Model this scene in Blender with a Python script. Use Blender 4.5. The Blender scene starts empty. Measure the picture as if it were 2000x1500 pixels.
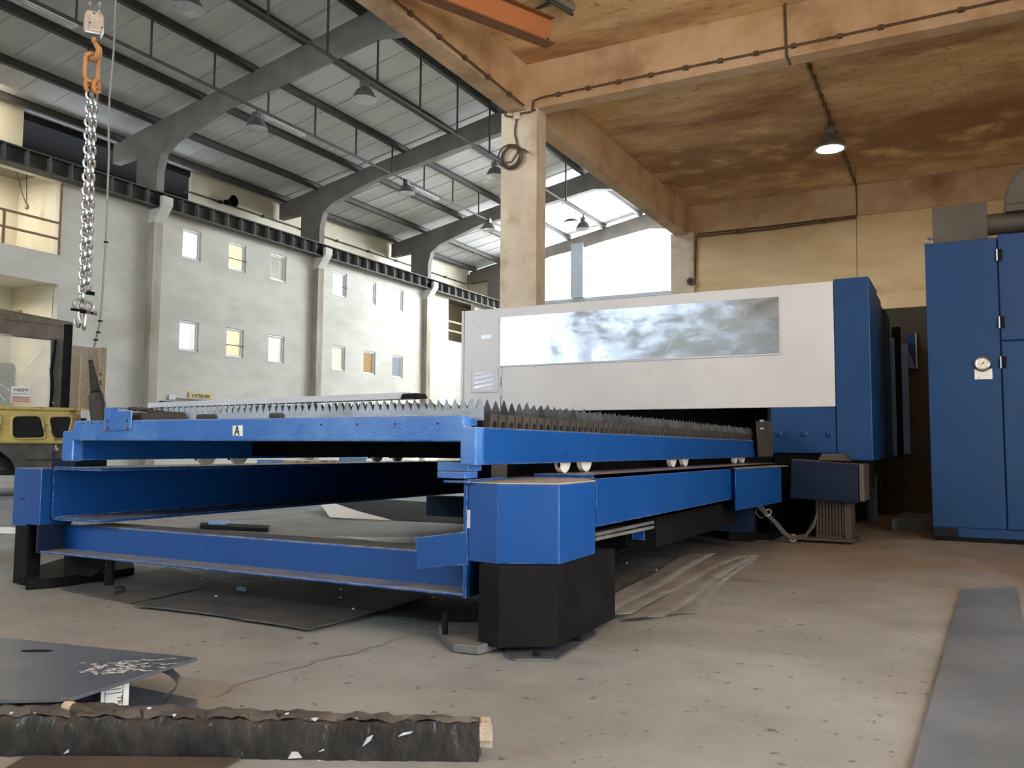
import bpy, bmesh, math, random
from mathutils import Vector, Matrix
random.seed(7)
sc = bpy.context.scene
COL = sc.collection
# ------------------------------------------------------------------ camera
F = 1662.9; YAW, PITCH, ROLL = -.490199, .0750052, .00688; EYE = Vector((0, 0, .65))
_f = Vector((math.sin(YAW)*math.cos(PITCH), math.cos(YAW)*math.cos(PITCH), math.sin(PITCH)))
_r = Vector((math.cos(YAW), -math.sin(YAW), 0)); _u = _r.cross(_f)
RIGHT = _r*math.cos(ROLL) + _u*math.sin(ROLL); UP = -_r*math.sin(ROLL) + _u*math.cos(ROLL)
cam = bpy.data.objects.new('camera', bpy.data.cameras.new('camera')); COL.objects.link(cam)
cam.data.sensor_width = 36; cam.data.lens = F/2000*36; cam.data.clip_start = .05; cam.data.clip_end = 300
m = Matrix((RIGHT, UP, -_f)).transposed().to_4x4(); m.translation = EYE; cam.matrix_world = m
sc.camera = cam
# ------------------------------------------------------------------ world, lights, exposure
w = bpy.data.worlds.new('sky'); sc.world = w; w.use_nodes = True
bg = w.node_tree.nodes['Background']; bg.inputs[0].default_value = (.80, .90, 1, 1); bg.inputs[1].default_value = 2.2
sc.view_settings.view_transform = 'Standard'; sc.view_settings.look = 'None'
sc.view_settings.gamma = 1; sc.view_settings.use_curve_mapping = False
sc.view_settings.exposure = 0.75
sc.cycles.use_denoising = True; sc.cycles.max_bounces = 10; sc.cycles.diffuse_bounces = 6
sc.cycles.glossy_bounces = 4; sc.cycles.transparent_max_bounces = 12; sc.cycles.sample_clamp_indirect = 6

def area(name, loc, target, sx, sy, power, col):
    l = bpy.data.lights.new(name, 'AREA'); l.shape = 'RECTANGLE'; l.size = sx; l.size_y = sy
    l.energy = power; l.color = col
    o = bpy.data.objects.new(name, l); COL.objects.link(o); o.location = loc
    o.rotation_euler = (Vector(target)-Vector(loc)).to_track_quat('-Z', 'Y').to_euler()
    return o
COOL = (.80, .90, 1)
area('gable_daylight', (-12.6, 40.6, 9.9), (-12.6, 0, 6.0), 14, 2.8, 6600, (.88, .94, 1))
area('rear_door_daylight', (-13.6, -13.8, 3.4), (-13.6, 4, 2.6), 3.7, 1.9, 170, COOL)
area('rear_gable_daylight', (-13, -13.8, 9.6), (-10, 6, 0), 13, 2.4, 1500, COOL)
area('right_door_daylight', (3.18, .4, 2.2), (-3, .4, 2.4), 4.6, 3.8, 170, (.86, .92, 1))
sun = bpy.data.objects.new('sun', bpy.data.lights.new('sun', 'SUN')); COL.objects.link(sun); sun.data.energy = 62; sun.data.color = (1, .95, .87); sun.data.angle = .012
sun.rotation_euler = Vector((-1, -.85, -1.15)).to_track_quat('-Z', 'Y').to_euler()

# ------------------------------------------------------------------ pixel of the photograph -> point on a real plane
def ray(x, y): return RIGHT*((x-1000)/F) - UP*((y-750)/F) + _f
def onx(x, y, X): d = ray(x, y); return EYE + d*(X/d.x)
def ony(x, y, Y): d = ray(x, y); return EYE + d*(Y/d.y)
def onz(x, y, Z): d = ray(x, y); return EYE + d*((Z-EYE.z)/d.z)

# ------------------------------------------------------------------ materials
def nd(nt, t, **kw):
    n = nt.nodes.new(t)
    for k, v in kw.items(): setattr(n, k, v)
    return n
def M(name, c1, c2=None, rough=.5, metal=0., scale=4., lo=.4, hi=.62, detail=6, stretch=None, bump=0., bscale=60.,
      speck=None, spscale=40, splo=.66, dust=None, edge=None, c3=None, scale3=.6, lo3=.45, hi3=.65, rough2=None, emit=None, est=0., spec=.5, coat=0., ):
    m = bpy.data.materials.new(name); m.use_nodes = True; nt = m.node_tree; L = nt.links
    b = nt.nodes['Principled BSDF']; b.inputs['Roughness'].default_value = rough; b.inputs['Metallic'].default_value = metal
    b.inputs['Specular IOR Level'].default_value = spec
    if coat: b.inputs['Coat Weight'].default_value = coat; b.inputs['Coat Roughness'].default_value = .12
    tc = nd(nt, 'ShaderNodeNewGeometry'); pos = tc.outputs['Position']
    if stretch:
        mp = nd(nt, 'ShaderNodeMapping'); mp.inputs['Scale'].default_value = stretch; L.new(pos, mp.inputs[0]); pos = mp.outputs[0]
    def noise(s, d=detail, o=0.):
        n = nd(nt, 'ShaderNodeTexNoise'); n.inputs['Scale'].default_value = s; n.inputs['Detail'].default_value = d
        n.inputs['Roughness'].default_value = .62; L.new(pos, n.inputs['Vector']); return n.outputs['Fac']
    def ramp(s, a, z):
        r = nd(nt, 'ShaderNodeMapRange'); r.inputs[1].default_value = a; r.inputs[2].default_value = z; L.new(s, r.inputs[0]); return r.outputs[0]
    def mix(f, a, c):
        x = nd(nt, 'ShaderNodeMix', data_type='RGBA')
        for s, v in ((0, f), (6, a), (7, c)):
            if isinstance(v, tuple): x.inputs[s].default_value = (*v, 1) if len(v) == 3 else v
            elif isinstance(v, (int, float)): x.inputs[s].default_value = v
            else: L.new(v, x.inputs[s])
        return x.outputs[2]
    colr = c1
    if c2: colr = mix(ramp(noise(scale), lo, hi), c1, c2)
    if c3: colr = mix(ramp(noise(scale3, 8), lo3, hi3), colr, c3)
    if speck: colr = mix(ramp(noise(spscale, 3), splo, splo+.05), colr, speck)
    if edge:
        bv = nd(nt, 'ShaderNodeBevel'); bv.samples = 4; bv.inputs[0].default_value = .006
        dp = nd(nt, 'ShaderNodeVectorMath', operation='DOT_PRODUCT'); L.new(bv.outputs[0], dp.inputs[0]); L.new(tc.outputs['Normal'], dp.inputs[1])
        e = ramp(dp.outputs['Value'], .97, .80)
        mu = nd(nt, 'ShaderNodeMath', operation='MULTIPLY'); L.new(e, mu.inputs[0]); L.new(ramp(noise(30, 3), .42, .6), mu.inputs[1])
        colr = mix(mu.outputs[0], colr, edge)
    if dust:
        sp = nd(nt, 'ShaderNodeSeparateXYZ'); L.new(tc.outputs['Normal'], sp.inputs[0])
        mu = nd(nt, 'ShaderNodeMath', operation='MULTIPLY'); L.new(ramp(sp.outputs[2], .75, .95), mu.inputs[0]); L.new(ramp(noise(9, 5), .2, .5), mu.inputs[1])
        colr = mix(mu.outputs[0], colr, dust)
        rr = nd(nt, 'ShaderNodeMapRange'); L.new(mu.outputs[0], rr.inputs[0]); rr.inputs[3].default_value = rough; rr.inputs[4].default_value = .9
        L.new(rr.outputs[0], b.inputs['Roughness'])
    if isinstance(colr, tuple): b.inputs['Base Color'].default_value = (*colr, 1)
    else: L.new(colr, b.inputs['Base Color'])
    if rough2 is not None:
        rr = nd(nt, 'ShaderNodeMapRange'); L.new(noise(scale*2.3), rr.inputs[0]); rr.inputs[1].default_value = .35; rr.inputs[2].default_value = .65
        rr.inputs[3].default_value = rough; rr.inputs[4].default_value = rough2; L.new(rr.outputs[0], b.inputs['Roughness'])
    if bump:
        bp = nd(nt, 'ShaderNodeBump'); bp.inputs['Strength'].default_value = bump; bp.inputs['Distance'].default_value = .01
        L.new(noise(bscale, 4), bp.inputs['Height']); L.new(bp.outputs[0], b.inputs['Normal'])
    if emit: b.inputs['Emission Color'].default_value = (*emit, 1); b.inputs['Emission Strength'].default_value = est
    return m
HOSE = M('grey_hose', (.075, .066, .054), rough=.6)
DUST = (.22, .20, .175)
FLOOR = M('concrete_floor', (.250, .275, .275), (.185, .20, .20), rough=.75, scale=1.3, speck=(.085, .08, .075), spscale=20, splo=.64, bump=.25, bscale=45, c3=(.26, .225, .17), scale3=.35, lo3=.52, hi3=.72, rough2=.5)
WALLP = M('plaster_wall', (.60, .58, .53), (.51, .49, .445), rough=.9, scale=.55, stretch=(1, 1, 2.5), c3=(.46, .425, .36), scale3=.35, lo3=.56, hi3=.75)
CREAM = M('cream_plaster', (.66, .62, .50), (.60, .555, .44), rough=.9, scale=.8)
CONC = M('frame_concrete', (.215, .20, .18), (.16, .148, .13), rough=.9, scale=1.2)
PILC = M('pilaster_concrete', (.42, .39, .34), (.27, .215, .16), rough=.9, scale=.8, stretch=(1, 1, .35))
STEELD = M('dark_purlin_steel', (.045, .043, .038), (.065, .06, .053), rough=.7, scale=3)
STEELG = M('mid_grey_steel', (.15, .15, .15), (.11, .11, .11), rough=.7)
ROOFP = M('roof_sheet', (.54, .53, .51), (.43, .42, .40), rough=.55, scale=1.4, stretch=(.15, 2.5, .15), lo=.35, hi=.7)
LOFTC = M('stained_loft_ceiling', (.86, .61, .34), (.66, .41, .19), rough=.9, scale=2.2, detail=12, stretch=(.6, 1.5, 1), lo=.40, hi=.66, c3=(.36, .18, .08), scale3=.5, lo3=.48, hi3=.66, speck=(.44, .25, .11), spscale=9, splo=.61, bump=.2, bscale=25)
LOFTB = M('stained_loft_beam', (.66, .48, .31), (.53, .345, .195), rough=.9, scale=1.5, c3=(.30, .17, .085), scale3=.9, lo3=.52, hi3=.72, bump=.15, bscale=25)
LOFTW = M('stained_loft_wall', (.78, .60, .36), (.67, .48, .26), rough=.9, scale=1.2, stretch=(.5, .5, 1.6), c3=(.38, .23, .11), scale3=.8, lo3=.58, hi3=.76)
COLC = M('loft_column_concrete', (.70, .60, .47), (.60, .49, .36), rough=.9, scale=1.5, c3=(.35, .23, .13), scale3=1.2, lo3=.56, hi3=.75, bump=.1)
BLUE = M('blue_machine_paint', (.003, .054, .225), (.005, .063, .25), rough=.36, spec=.35, scale=2, edge=(.55, .58, .6), dust=DUST, speck=(.2, .3, .5), spscale=55, splo=.72, bump=.05, bscale=250, rough2=.42)
BLUES = M('scuffed_blue_paint', (.022, .125, .42), (.085, .22, .52), rough=.24, scale=5, lo=.42, hi=.75, edge=(.6, .62, .65), speck=(.3, .38, .55), spscale=60, splo=.70, bump=.08, bscale=90, dust=DUST)
BLUEC = M('cabinet_blue_paint', (.004, .041, .135), (.005, .046, .15), rough=.45, spec=.3, scale=2, bump=.06, bscale=400)
BLUED = M('dark_blue_paint', (.005, .012, .030), (.007, .015, .036), rough=.55, spec=.12, scale=2, dust=(.10, .085, .065), edge=(.08, .08, .08))
BLACK = M('black_paint', (.006, .006, .007), (.010, .010, .010), rough=.6, spec=.08, scale=6, speck=(.09, .09, .09), spscale=45, splo=.74, bump=.08, bscale=80)
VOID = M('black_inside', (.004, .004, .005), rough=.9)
WHITEP = M('white_machine_panel', (.58, .595, .605), (.53, .545, .555), rough=.38, scale=1.5, speck=(.35, .36, .36), spscale=9, splo=.73, bump=.04, bscale=300)
MIRROR = M('scratched_polished_sheet', (.58, .66, .80), (.50, .57, .71), rough=.10, metal=.9, scale=2.0, stretch=(1, 1, 2), lo=.3, hi=.7, rough2=.30, bump=.04, bscale=7)
STEEL = M('raw_steel', (.19, .21, .235), (.14, .155, .175), rough=.34, metal=.75, scale=3, rough2=.5)
SLATM = M('burnt_slat_steel', (.085, .09, .095), (.035, .033, .031), rough=.5, metal=.3, scale=7, bump=.2, bscale=60)
SLATF = M('front_slat_steel', (.30, .33, .37), (.17, .18, .195), rough=.4, metal=.6, scale=6, lo=.45, hi=.75, bump=.15, bscale=60)
HOLD = M('sooty_holder_steel', (.028, .026, .024), (.045, .040, .034), rough=.75, scale=12)
SCRAP = M('scrap_slat_steel', (.24, .235, .215), (.17, .16, .145), rough=.6, metal=.1, scale=6)
SHEETD = M('dirty_floor_sheet', (.05, .05, .05), (.085, .082, .076), rough=.6, metal=.2, scale=5, speck=(.2, .19, .17), spscale=30, splo=.66, bump=.3, bscale=40)
CHROME = M('zinc_chain', (.46, .48, .51), rough=.36, metal=1.)
ORANGE = M('orange_hook_paint', (.44, .22, .07), (.33, .16, .05), rough=.5, scale=40, bump=.2, bscale=120)
ORBEAM = M('orange_jib_paint', (.44, .165, .065), (.34, .125, .05), rough=.6, scale=1.5)
ORBEAMD = M('brown_flange_paint', (.20, .085, .03), (.17, .07, .025), rough=.7, scale=2)
GREYC = M('grey_cast_case', (.42, .43, .44), (.34, .35, .36), rough=.3, metal=.6, scale=10)
RUBBER = M('black_rubber', (.018, .017, .016), (.03, .028, .026), rough=.65, scale=12)
CABLE = M('grey_cable', (.15, .15, .155), rough=.45)
CABLED = M('brown_black_cable', (.085, .06, .04), rough=.6)
CONDU = M('sooty_conduit', (.14, .085, .045), (.10, .06, .03), rough=.7, scale=8)
YELLOW = M('worn_yellow_paint', (.52, .41, .11), (.42, .31, .12), rough=.55, scale=3, speck=(.26, .15, .08), spscale=5, splo=.58, bump=.1)
FORKD = M('worn_dark_paint', (.045, .042, .038), (.08, .075, .065), rough=.6, scale=6, speck=(.45, .44, .40), spscale=9, splo=.645)
CABM = M('brown_cab_paint', (.085, .065, .045), (.13, .11, .085), rough=.55, scale=4, speck=(.3, .28, .25), spscale=14, splo=.7)
WHITE = M('white_paint', (.75, .75, .73), rough=.5)
WHITEW = M('white_wheel_nylon', (.72, .68, .60), (.55, .50, .42), rough=.55, scale=18, lo=.5, hi=.8)
PAPER = M('paper', (.74, .73, .69), (.68, .66, .61), rough=.8, scale=8)
INK = M('black_ink', (.015, .015, .018), rough=.7)
REDP = M('orange_print', (.55, .20, .08), rough=.7)
BLUEP = M('blue_print', (.16, .25, .42), rough=.7)
SIGNY = M('sign_yellow', (.60, .48, .22), (.56, .44, .19), rough=.6, scale=6)
WOOD = M('pale_pallet_wood', (.50, .40, .28), (.42, .32, .21), rough=.8, scale=6)
OSB = M('chipboard', (.56, .49, .40), (.42, .36, .29), rough=.8, scale=22, lo=.35, hi=.6)
ALU = M('window_frame_pvc', (.74, .75, .76), rough=.4)
RUST = M('rusty_railing', (.30, .17, .09), (.20, .13, .09), rough=.7, scale=9)
FOIL = M('torn_black_film', (.028, .028, .027), (.016, .016, .016), rough=.36, scale=9, stretch=(1, 1, .6), bump=1.0, bscale=16, c3=(.042, .042, .041), scale3=14, lo3=.52, hi3=.72, speck=(.26, .25, .24), spscale=22, splo=.70)
FOILT = M('dusty_black_film', (.10, .097, .09), (.05, .048, .045), rough=.5, scale=10, bump=.4, bscale=25, speck=(.5, .52, .54), spscale=20, splo=.70)
CARD = M('torn_cardboard', (.42, .36, .28), (.30, .25, .19), rough=.9, scale=20, bump=.5)
PLATE = M('steel_plate', (.18, .21, .25), (.145, .17, .205), rough=.30, metal=.55, scale=2.5, rough2=.42)
LAMPM = M('dull_lamp_aluminium', (.30, .30, .30), (.20, .20, .20), rough=.35, metal=.7, scale=6)
DUCT = M('dark_duct_sheet', (.065, .06, .05), (.085, .078, .065), rough=.6, metal=.2, scale=3)
LAMPON = M('lit_lamp_glass', (1, 1, 1), rough=.3, emit=(.93, .97, 1), est=22)
LAMPOFF = M('lamp_glass', (.55, .56, .56), (.35, .35, .35), rough=.15, scale=20)
BROWNB = M('dusty_brown_casing', (.062, .050, .034), (.045, .036, .025), rough=.8, scale=5)
LBLUE = M('light_blue_panel', (.14, .26, .52), (.17, .30, .56), rough=.4, scale=2)
DOORB = M('bright_blue_door', (.16, .34, .78), (.18, .36, .8), rough=.3)
def glassmat(name, tint, a, em=None, est=0.):
    m = bpy.data.materials.new(name); m.use_nodes = True; nt = m.node_tree; nt.nodes.clear()
    o = nd(nt, 'ShaderNodeOutputMaterial'); mx = nd(nt, 'ShaderNodeMixShader'); t = nd(nt, 'ShaderNodeBsdfTransparent'); g = nd(nt, 'ShaderNodeBsdfPrincipled')
    g.inputs['Base Color'].default_value = (*tint, 1); g.inputs['Roughness'].default_value = .12
    if em: g.inputs['Emission Color'].default_value = (*em, 1); g.inputs['Emission Strength'].default_value = est
    n = nd(nt, 'ShaderNodeTexNoise'); n.inputs['Scale'].default_value = 2.2; n.inputs['Detail'].default_value = 6
    r = nd(nt, 'ShaderNodeMapRange'); r.inputs[1].default_value = .3; r.inputs[2].default_value = .75; r.inputs[3].default_value = a*.6; r.inputs[4].default_value = min(1, a*1.5)
    nt.links.new(n.outputs['Fac'], r.inputs[0]); nt.links.new(r.outputs[0], mx.inputs[0])
    nt.links.new(t.outputs[0], mx.inputs[1]); nt.links.new(g.outputs[0], mx.inputs[2]); nt.links.new(mx.outputs[0], o.inputs[0]); return m
GLASS = glassmat('dusty_glass', (.75, .78, .8), .12)
CABGL = glassmat('dirty_cab_film', (.55, .54, .50), .42)

# ------------------------------------------------------------------ mesh builder and scene-graph helpers
ORG = {}
class MB:
    def __init__(s): s.v = []; s.f = []
    def add(s, vs, fs):
        n = len(s.v); s.v += [Vector(v) for v in vs]; s.f += [tuple(i+n for i in f) for f in fs]; return s
    def box(s, x0, x1, y0, y1, z0, z1):
        return s.add([(x0,y0,z0),(x1,y0,z0),(x1,y1,z0),(x0,y1,z0),(x0,y0,z1),(x1,y0,z1),(x1,y1,z1),(x0,y1,z1)],
                     [(3,2,1,0),(4,5,6,7),(0,1,5,4),(1,2,6,5),(2,3,7,6),(3,0,4,7)])
    def prism(s, pts, vec):
        n = len(pts); a = [Vector(p) for p in pts]; b = [p+Vector(vec) for p in a]
        s.add(a+b, [tuple(range(n))[::-1], tuple(range(n, 2*n))] + [(i, (i+1) % n, n+(i+1) % n, n+i) for i in range(n)]); return s
    def plan(s, pts, z0, z1): return s.prism([(p[0], p[1], z0) for p in pts], (0, 0, z1-z0))
    def tube(s, path, r, n=8, closed=False, rs=None):
        P = [Vector(p) for p in path]; k = len(P); rings = []; up = None
        for i, p in enumerate(P):
            a = P[i-1] if (i or closed) else p; b = P[(i+1) % k] if (i < k-1 or closed) else p
            t = (b-a).normalized()
            if up is None:
                up = Vector((0, 0, 1)) if abs(t.z) < .9 else Vector((1, 0, 0))
            x = t.cross(up)
            if x.length < 1e-4: x = t.orthogonal()
            x.normalize(); up = x.cross(t).normalized()
            rr = rs[i] if rs else r
            rings.append([p + (x*math.cos(2*math.pi*j/n) + up*math.sin(2*math.pi*j/n))*rr for j in range(n)])
        fs = []
        for i in range(k if closed else k-1):
            q = (i+1) % k
            for j in range(n): fs.append((i*n+j, i*n+(j+1) % n, q*n+(j+1) % n, q*n+j))
        if not closed: fs += [tuple(range(n))[::-1], tuple((k-1)*n+j for j in range(n))]
        return s.add([v for r_ in rings for v in r_], fs)
    def lathe(s, prof, c=(0, 0, 0), n=24, axis='z'):
        vs = []; fs = []; c = Vector(c); k = len(prof)
        for r, h in prof:
            for j in range(n):
                a = 2*math.pi*j/n; x, y = r*math.cos(a), r*math.sin(a)
                vs.append(c + (Vector((x, y, h)) if axis == 'z' else Vector((h, x, y)) if axis == 'x' else Vector((y, h, x))))
        for i in range(k-1):
            for j in range(n): fs.append((i*n+j, i*n+(j+1) % n, (i+1)*n+(j+1) % n, (i+1)*n+j))
        return s.add(vs, fs + [tuple(range(n))[::-1], tuple((k-1)*n+j for j in range(n))])
    def build(s, name, mat, parent=None, bevel=0., smooth=False, seg=2, **props):
        if parent is None:
            xs, ys, zs = zip(*s.v); org = Vector(((min(xs)+max(xs))/2, (min(ys)+max(ys))/2, min(zs)))
        else: org = ORG[parent.name]
        me = bpy.data.meshes.new(name); me.from_pydata([v-org for v in s.v], [], s.f); me.update()
        bm = bmesh.new(); bm.from_mesh(me); bmesh.ops.recalc_face_normals(bm, faces=bm.faces)
        bm.to_mesh(me); bm.free()
        if smooth:
            for p in me.polygons: p.use_smooth = True
            me.set_sharp_from_angle(angle=math.radians(38))
        me.materials.append(mat); o = bpy.data.objects.new(name, me); COL.objects.link(o)
        if parent is None: o.location = org
        else: o.parent = parent
        ORG[o.name] = org
        if bevel:
            b = o.modifiers.new('bevel', 'BEVEL'); b.width = bevel; b.segments = seg; b.limit_method = 'ANGLE'; b.angle_limit = .6
        for k_, v_ in props.items(): o[k_] = v_
        return o
def box(name, x0, x1, y0, y1, z0, z1, mat, parent=None, **k): return MB().box(x0, x1, y0, y1, z0, z1).build(name, mat, parent, **k)
def tube(name, path, r, mat, parent=None, n=8, closed=False, **k): return MB().tube(path, r, n, closed).build(name, mat, parent, smooth=True, **k)
def tag(o, label, cat, group=None):
    o['label'] = label; o['category'] = cat
    if group: o['group'] = group
    return o
def thing(name, label, cat, loc, group=None, local=False, rotz=0):
    o = bpy.data.objects.new(name, None); COL.objects.link(o); o.location = loc; o.empty_display_size = .1; o.rotation_euler = (0, 0, rotz)
    ORG[o.name] = Vector((0, 0, 0)) if local else Vector(loc)
    return tag(o, label, cat, group)
def again(src, parent, loc=(0, 0, 0), rot=None):
    o = src.copy(); COL.objects.link(o); o.parent = parent; o.location = loc
    if rot: o.rotation_euler = rot
    ORG[o.name] = ORG[src.name]; return o
def dup(root, loc, label, name=None):
    r = root.copy(); COL.objects.link(r); r.location = loc; r['label'] = label; ORG[r.name] = ORG[root.name]
    for ch in list(root.children):
        c = ch.copy(); COL.objects.link(c); c.parent = r; ORG[c.name] = ORG[ch.name]
        for g in ch.children:
            d = g.copy(); COL.objects.link(d); d.parent = c
    return r
def struct(o): o['kind'] = 'structure'; return o
def text(name, s, mat, centre, right, up, width, parent, height=None, bold=.0):
    cu = bpy.data.curves.new(name, 'FONT'); cu.body = s; cu.align_x = 'CENTER'; cu.align_y = 'CENTER'; cu.extrude = .004; cu.offset = bold; cu.resolution_u = 3
    t = bpy.data.objects.new('tmp', cu); COL.objects.link(t); bpy.context.view_layer.update()
    me = bpy.data.meshes.new_from_object(t.evaluated_get(bpy.context.evaluated_depsgraph_get())); bpy.data.objects.remove(t)
    xs = [v.co.x for v in me.vertices]; ys = [v.co.y for v in me.vertices]
    wx = max(xs)-min(xs); cx = (max(xs)+min(xs))/2; cy = (max(ys)+min(ys))/2; hy = max(ys)-min(ys)
    k = width/wx; ky = (height/hy) if height else k; R_, U_ = Vector(right).normalized(), Vector(up).normalized(); N_ = R_.cross(U_)
    org = ORG[parent.name]
    for v in me.vertices:
        p = v.co; v.co = Vector(centre)-org + R_*((p.x-cx)*k) + U_*((p.y-cy)*ky) + N_*(p.z*.12)
    me.materials.append(mat); o = bpy.data.objects.new(name, me); COL.objects.link(o); o.parent = parent; ORG[o.name] = org; return o
XV, YV, ZV = Vector((1, 0, 0)), Vector((0, 1, 0)), Vector((0, 0, 1))
# ================================================================== SETTING
XW = -22.05; RIDGE = -13.5
def rooftop(x): return 12.32 - .197*abs(x-RIDGE)
YF, YB = -14., 40.
fl = struct(box('floor', -26, 3.4, YF, YB+.5, -.2, 0, FLOOR))
def crack(pts, wd):
    P = [onz(x, y, 0) for x, y in pts]; Q = []
    for a, b in zip(P, P[1:]):
        for k in range(4): Q.append(a.lerp(b, k/4) + Vector((random.uniform(-.012, .012), random.uniform(-.012, .012), 0)))
    Q.append(P[-1]); mb = MB(); vs = []; 
    for i, p in enumerate(Q):
        d = (Q[min(i+1, len(Q)-1)]-Q[max(i-1, 0)]).normalized(); nrm = Vector((-d.y, d.x, 0)); h = wd*random.uniform(.35, 1)*(.3 if i in (0, len(Q)-1) else 1)
        vs += [p+nrm*h+ZV*.0015, p-nrm*h+ZV*.0015]
    mb.add(vs, [(2*i, 2*i+1, 2*i+3, 2*i+2) for i in range(len(Q)-1)]); mb.build('crack', CRK, fl)
CRK = M('crack_dirt', (.15, .135, .115), (.19, .17, .145), rough=1, scale=20)
crack([(425, 1362), (470, 1338), (560, 1310), (620, 1292), (700, 1275), (790, 1245), (860, 1222)], .0055)
crack([(1405, 1126), (1440, 1133), (1530, 1140), (1640, 1150), (1730, 1157), (1835, 1167)], .006)
crack([(330, 1045), (420, 1018), (520, 1012), (600, 1002), (640, 995)], .008)

def add_dirt_and_bounce(m, x0, x1, y0, y1, soft, cols, amt):
    nt = m.node_tree; L = nt.links; b = nt.nodes['Principled BSDF']; old = b.inputs['Base Color'].links[0].from_socket
    g = nd(nt, 'ShaderNodeNewGeometry'); sp = nd(nt, 'ShaderNodeSeparateXYZ'); L.new(g.outputs['Position'], sp.inputs[0])
    def mr(s_, a, z):
        r = nd(nt, 'ShaderNodeMapRange', interpolation_type='SMOOTHSTEP'); r.inputs[1].default_value = a; r.inputs[2].default_value = z; L.new(s_, r.inputs[0]); return r.outputs[0]
    def mul(p, q):
        x = nd(nt, 'ShaderNodeMath', operation='MULTIPLY'); L.new(p, x.inputs[0])
        if isinstance(q, float): x.inputs[1].default_value = q
        else: L.new(q, x.inputs[1])
        return x.outputs[0]
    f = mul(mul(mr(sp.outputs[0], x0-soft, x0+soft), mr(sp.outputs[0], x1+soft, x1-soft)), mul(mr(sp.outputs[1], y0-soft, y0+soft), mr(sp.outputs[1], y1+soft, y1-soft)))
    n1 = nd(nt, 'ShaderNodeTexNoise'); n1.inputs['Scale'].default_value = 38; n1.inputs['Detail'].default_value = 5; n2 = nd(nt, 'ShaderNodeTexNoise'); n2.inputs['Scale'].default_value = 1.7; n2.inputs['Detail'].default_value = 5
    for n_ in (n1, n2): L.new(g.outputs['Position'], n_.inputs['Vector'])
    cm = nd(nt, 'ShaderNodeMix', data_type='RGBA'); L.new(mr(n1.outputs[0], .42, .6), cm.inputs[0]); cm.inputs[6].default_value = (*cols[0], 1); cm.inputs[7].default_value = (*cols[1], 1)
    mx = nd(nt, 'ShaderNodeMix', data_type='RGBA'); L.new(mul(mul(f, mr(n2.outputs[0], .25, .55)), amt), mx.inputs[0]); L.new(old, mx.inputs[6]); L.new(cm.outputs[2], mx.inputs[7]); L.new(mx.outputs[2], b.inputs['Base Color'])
add_dirt_and_bounce(FLOOR, -3.7, -1.25, 2.6, 6.6, .25, ((.022, .020, .018), (.14, .135, .125)), .92)
add_dirt_and_bounce(LOFTC, -5.6, 5., 13.6, 16.6, 1.1, ((.22, .10, .04), (.36, .18, .08)), .85)
add_dirt_and_bounce(FLOOR, -1.6, 7.0, 4.6, 16., .9, ((.17, .125, .085), (.21, .155, .105)), .75)  # warm bounce from the ceiling, painted brown into the floor colour

# left wall with its openings
WIN = [((357.6, 445.6), (392, 511)), ((447.6, 469.4), (480, 533)), ((530, 493), (558.5, 552)),
       ((651, 528), (676.5, 581.6)), ((712, 545), (734, 597)), ((768, 562), (787.3, 609.4)),
       ((351, 625), (387.3, 689)), ((443, 639), (475, 700.5)), ((525, 653), (554.5, 710)),
       ((649, 673), (673.3, 724.6)), ((710.4, 683), (732.5, 732.4)), ((766.4, 693), (786.2, 739))]
holes = []
for a, b in WIN:
    p, q = onx(*a, XW), onx(*b, XW); holes.append((p.y, q.y, q.z, p.z))
for k in range(0, 12, 6):                       # each row of windows stands at one height
    z0 = sum(h[2] for h in holes[k:k+6])/6; z1 = sum(h[3] for h in holes[k:k+6])/6
    for i in range(k, k+6): holes[i] = (holes[i][0], holes[i][1], z0, z1)
BALC = (10.2, onx(119, 400, XW).y, onx(60, 486, XW).z, 7.95)
GRND = (9.2, onx(113, 580, XW).y, .0, onx(60, 546, XW).z)
TALL = (onx(876, 620, XW).y, 37.2, onx(888, 667, XW).z, 7.95)
allh = holes + [BALC, GRND, TALL]
def holed_wall(name, X, y0, y1, z0, z1, hs, mat, depth=.22):
    ys = sorted({y0, y1, *[h[0] for h in hs], *[h[1] for h in hs]}); zs = sorted({z0, z1, *[h[2] for h in hs], *[h[3] for h in hs]})
    mb = MB()
    for a, b in zip(ys, ys[1:]):
        for c, d in zip(zs, zs[1:]):
            cy, cz = (a+b)/2, (c+d)/2
            if any(h[0] < cy < h[1] and h[2] < cz < h[3] for h in hs): continue
            for xx in (X, X-depth): mb.add([(xx, a, c), (xx, b, c), (xx, b, d), (xx, a, d)], [(0, 1, 2, 3)])
    for h in hs:
        c = [(h[0], h[2]), (h[1], h[2]), (h[1], h[3]), (h[0], h[3])]
        for (a, b), (d, e) in zip(c, c[1:]+c[:1]): mb.add([(X, a, b), (X, d, e), (X-depth, d, e), (X-depth, a, b)], [(0, 1, 2, 3)])
    return struct(mb.build(name, mat))
holed_wall('wall_left', XW, YF, YB, 0, 8.42, allh, WALLP)
struct(box('trim_1', -24.2, XW-.22, YF, YB, 8.30, 8.42, CONC))                       # top of the office block
up = [(onx(45, 260, -24.1).y, onx(374, 365, -24.1).y, 8.42, 10.45)]
holed_wall('wall_left_upper', -24.1, YF, YB, 0, 10.45, up, CREAM, .15)
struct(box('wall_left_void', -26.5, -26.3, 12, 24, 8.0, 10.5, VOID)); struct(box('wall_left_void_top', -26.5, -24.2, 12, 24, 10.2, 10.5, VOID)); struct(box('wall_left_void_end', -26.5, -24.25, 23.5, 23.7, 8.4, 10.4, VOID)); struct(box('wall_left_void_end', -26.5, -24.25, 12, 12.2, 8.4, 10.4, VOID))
struct(box('wall_left_room', -24.09, -22.25, GRND[1], GRND[1]+.12, 0, 8.3, CREAM))
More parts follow.
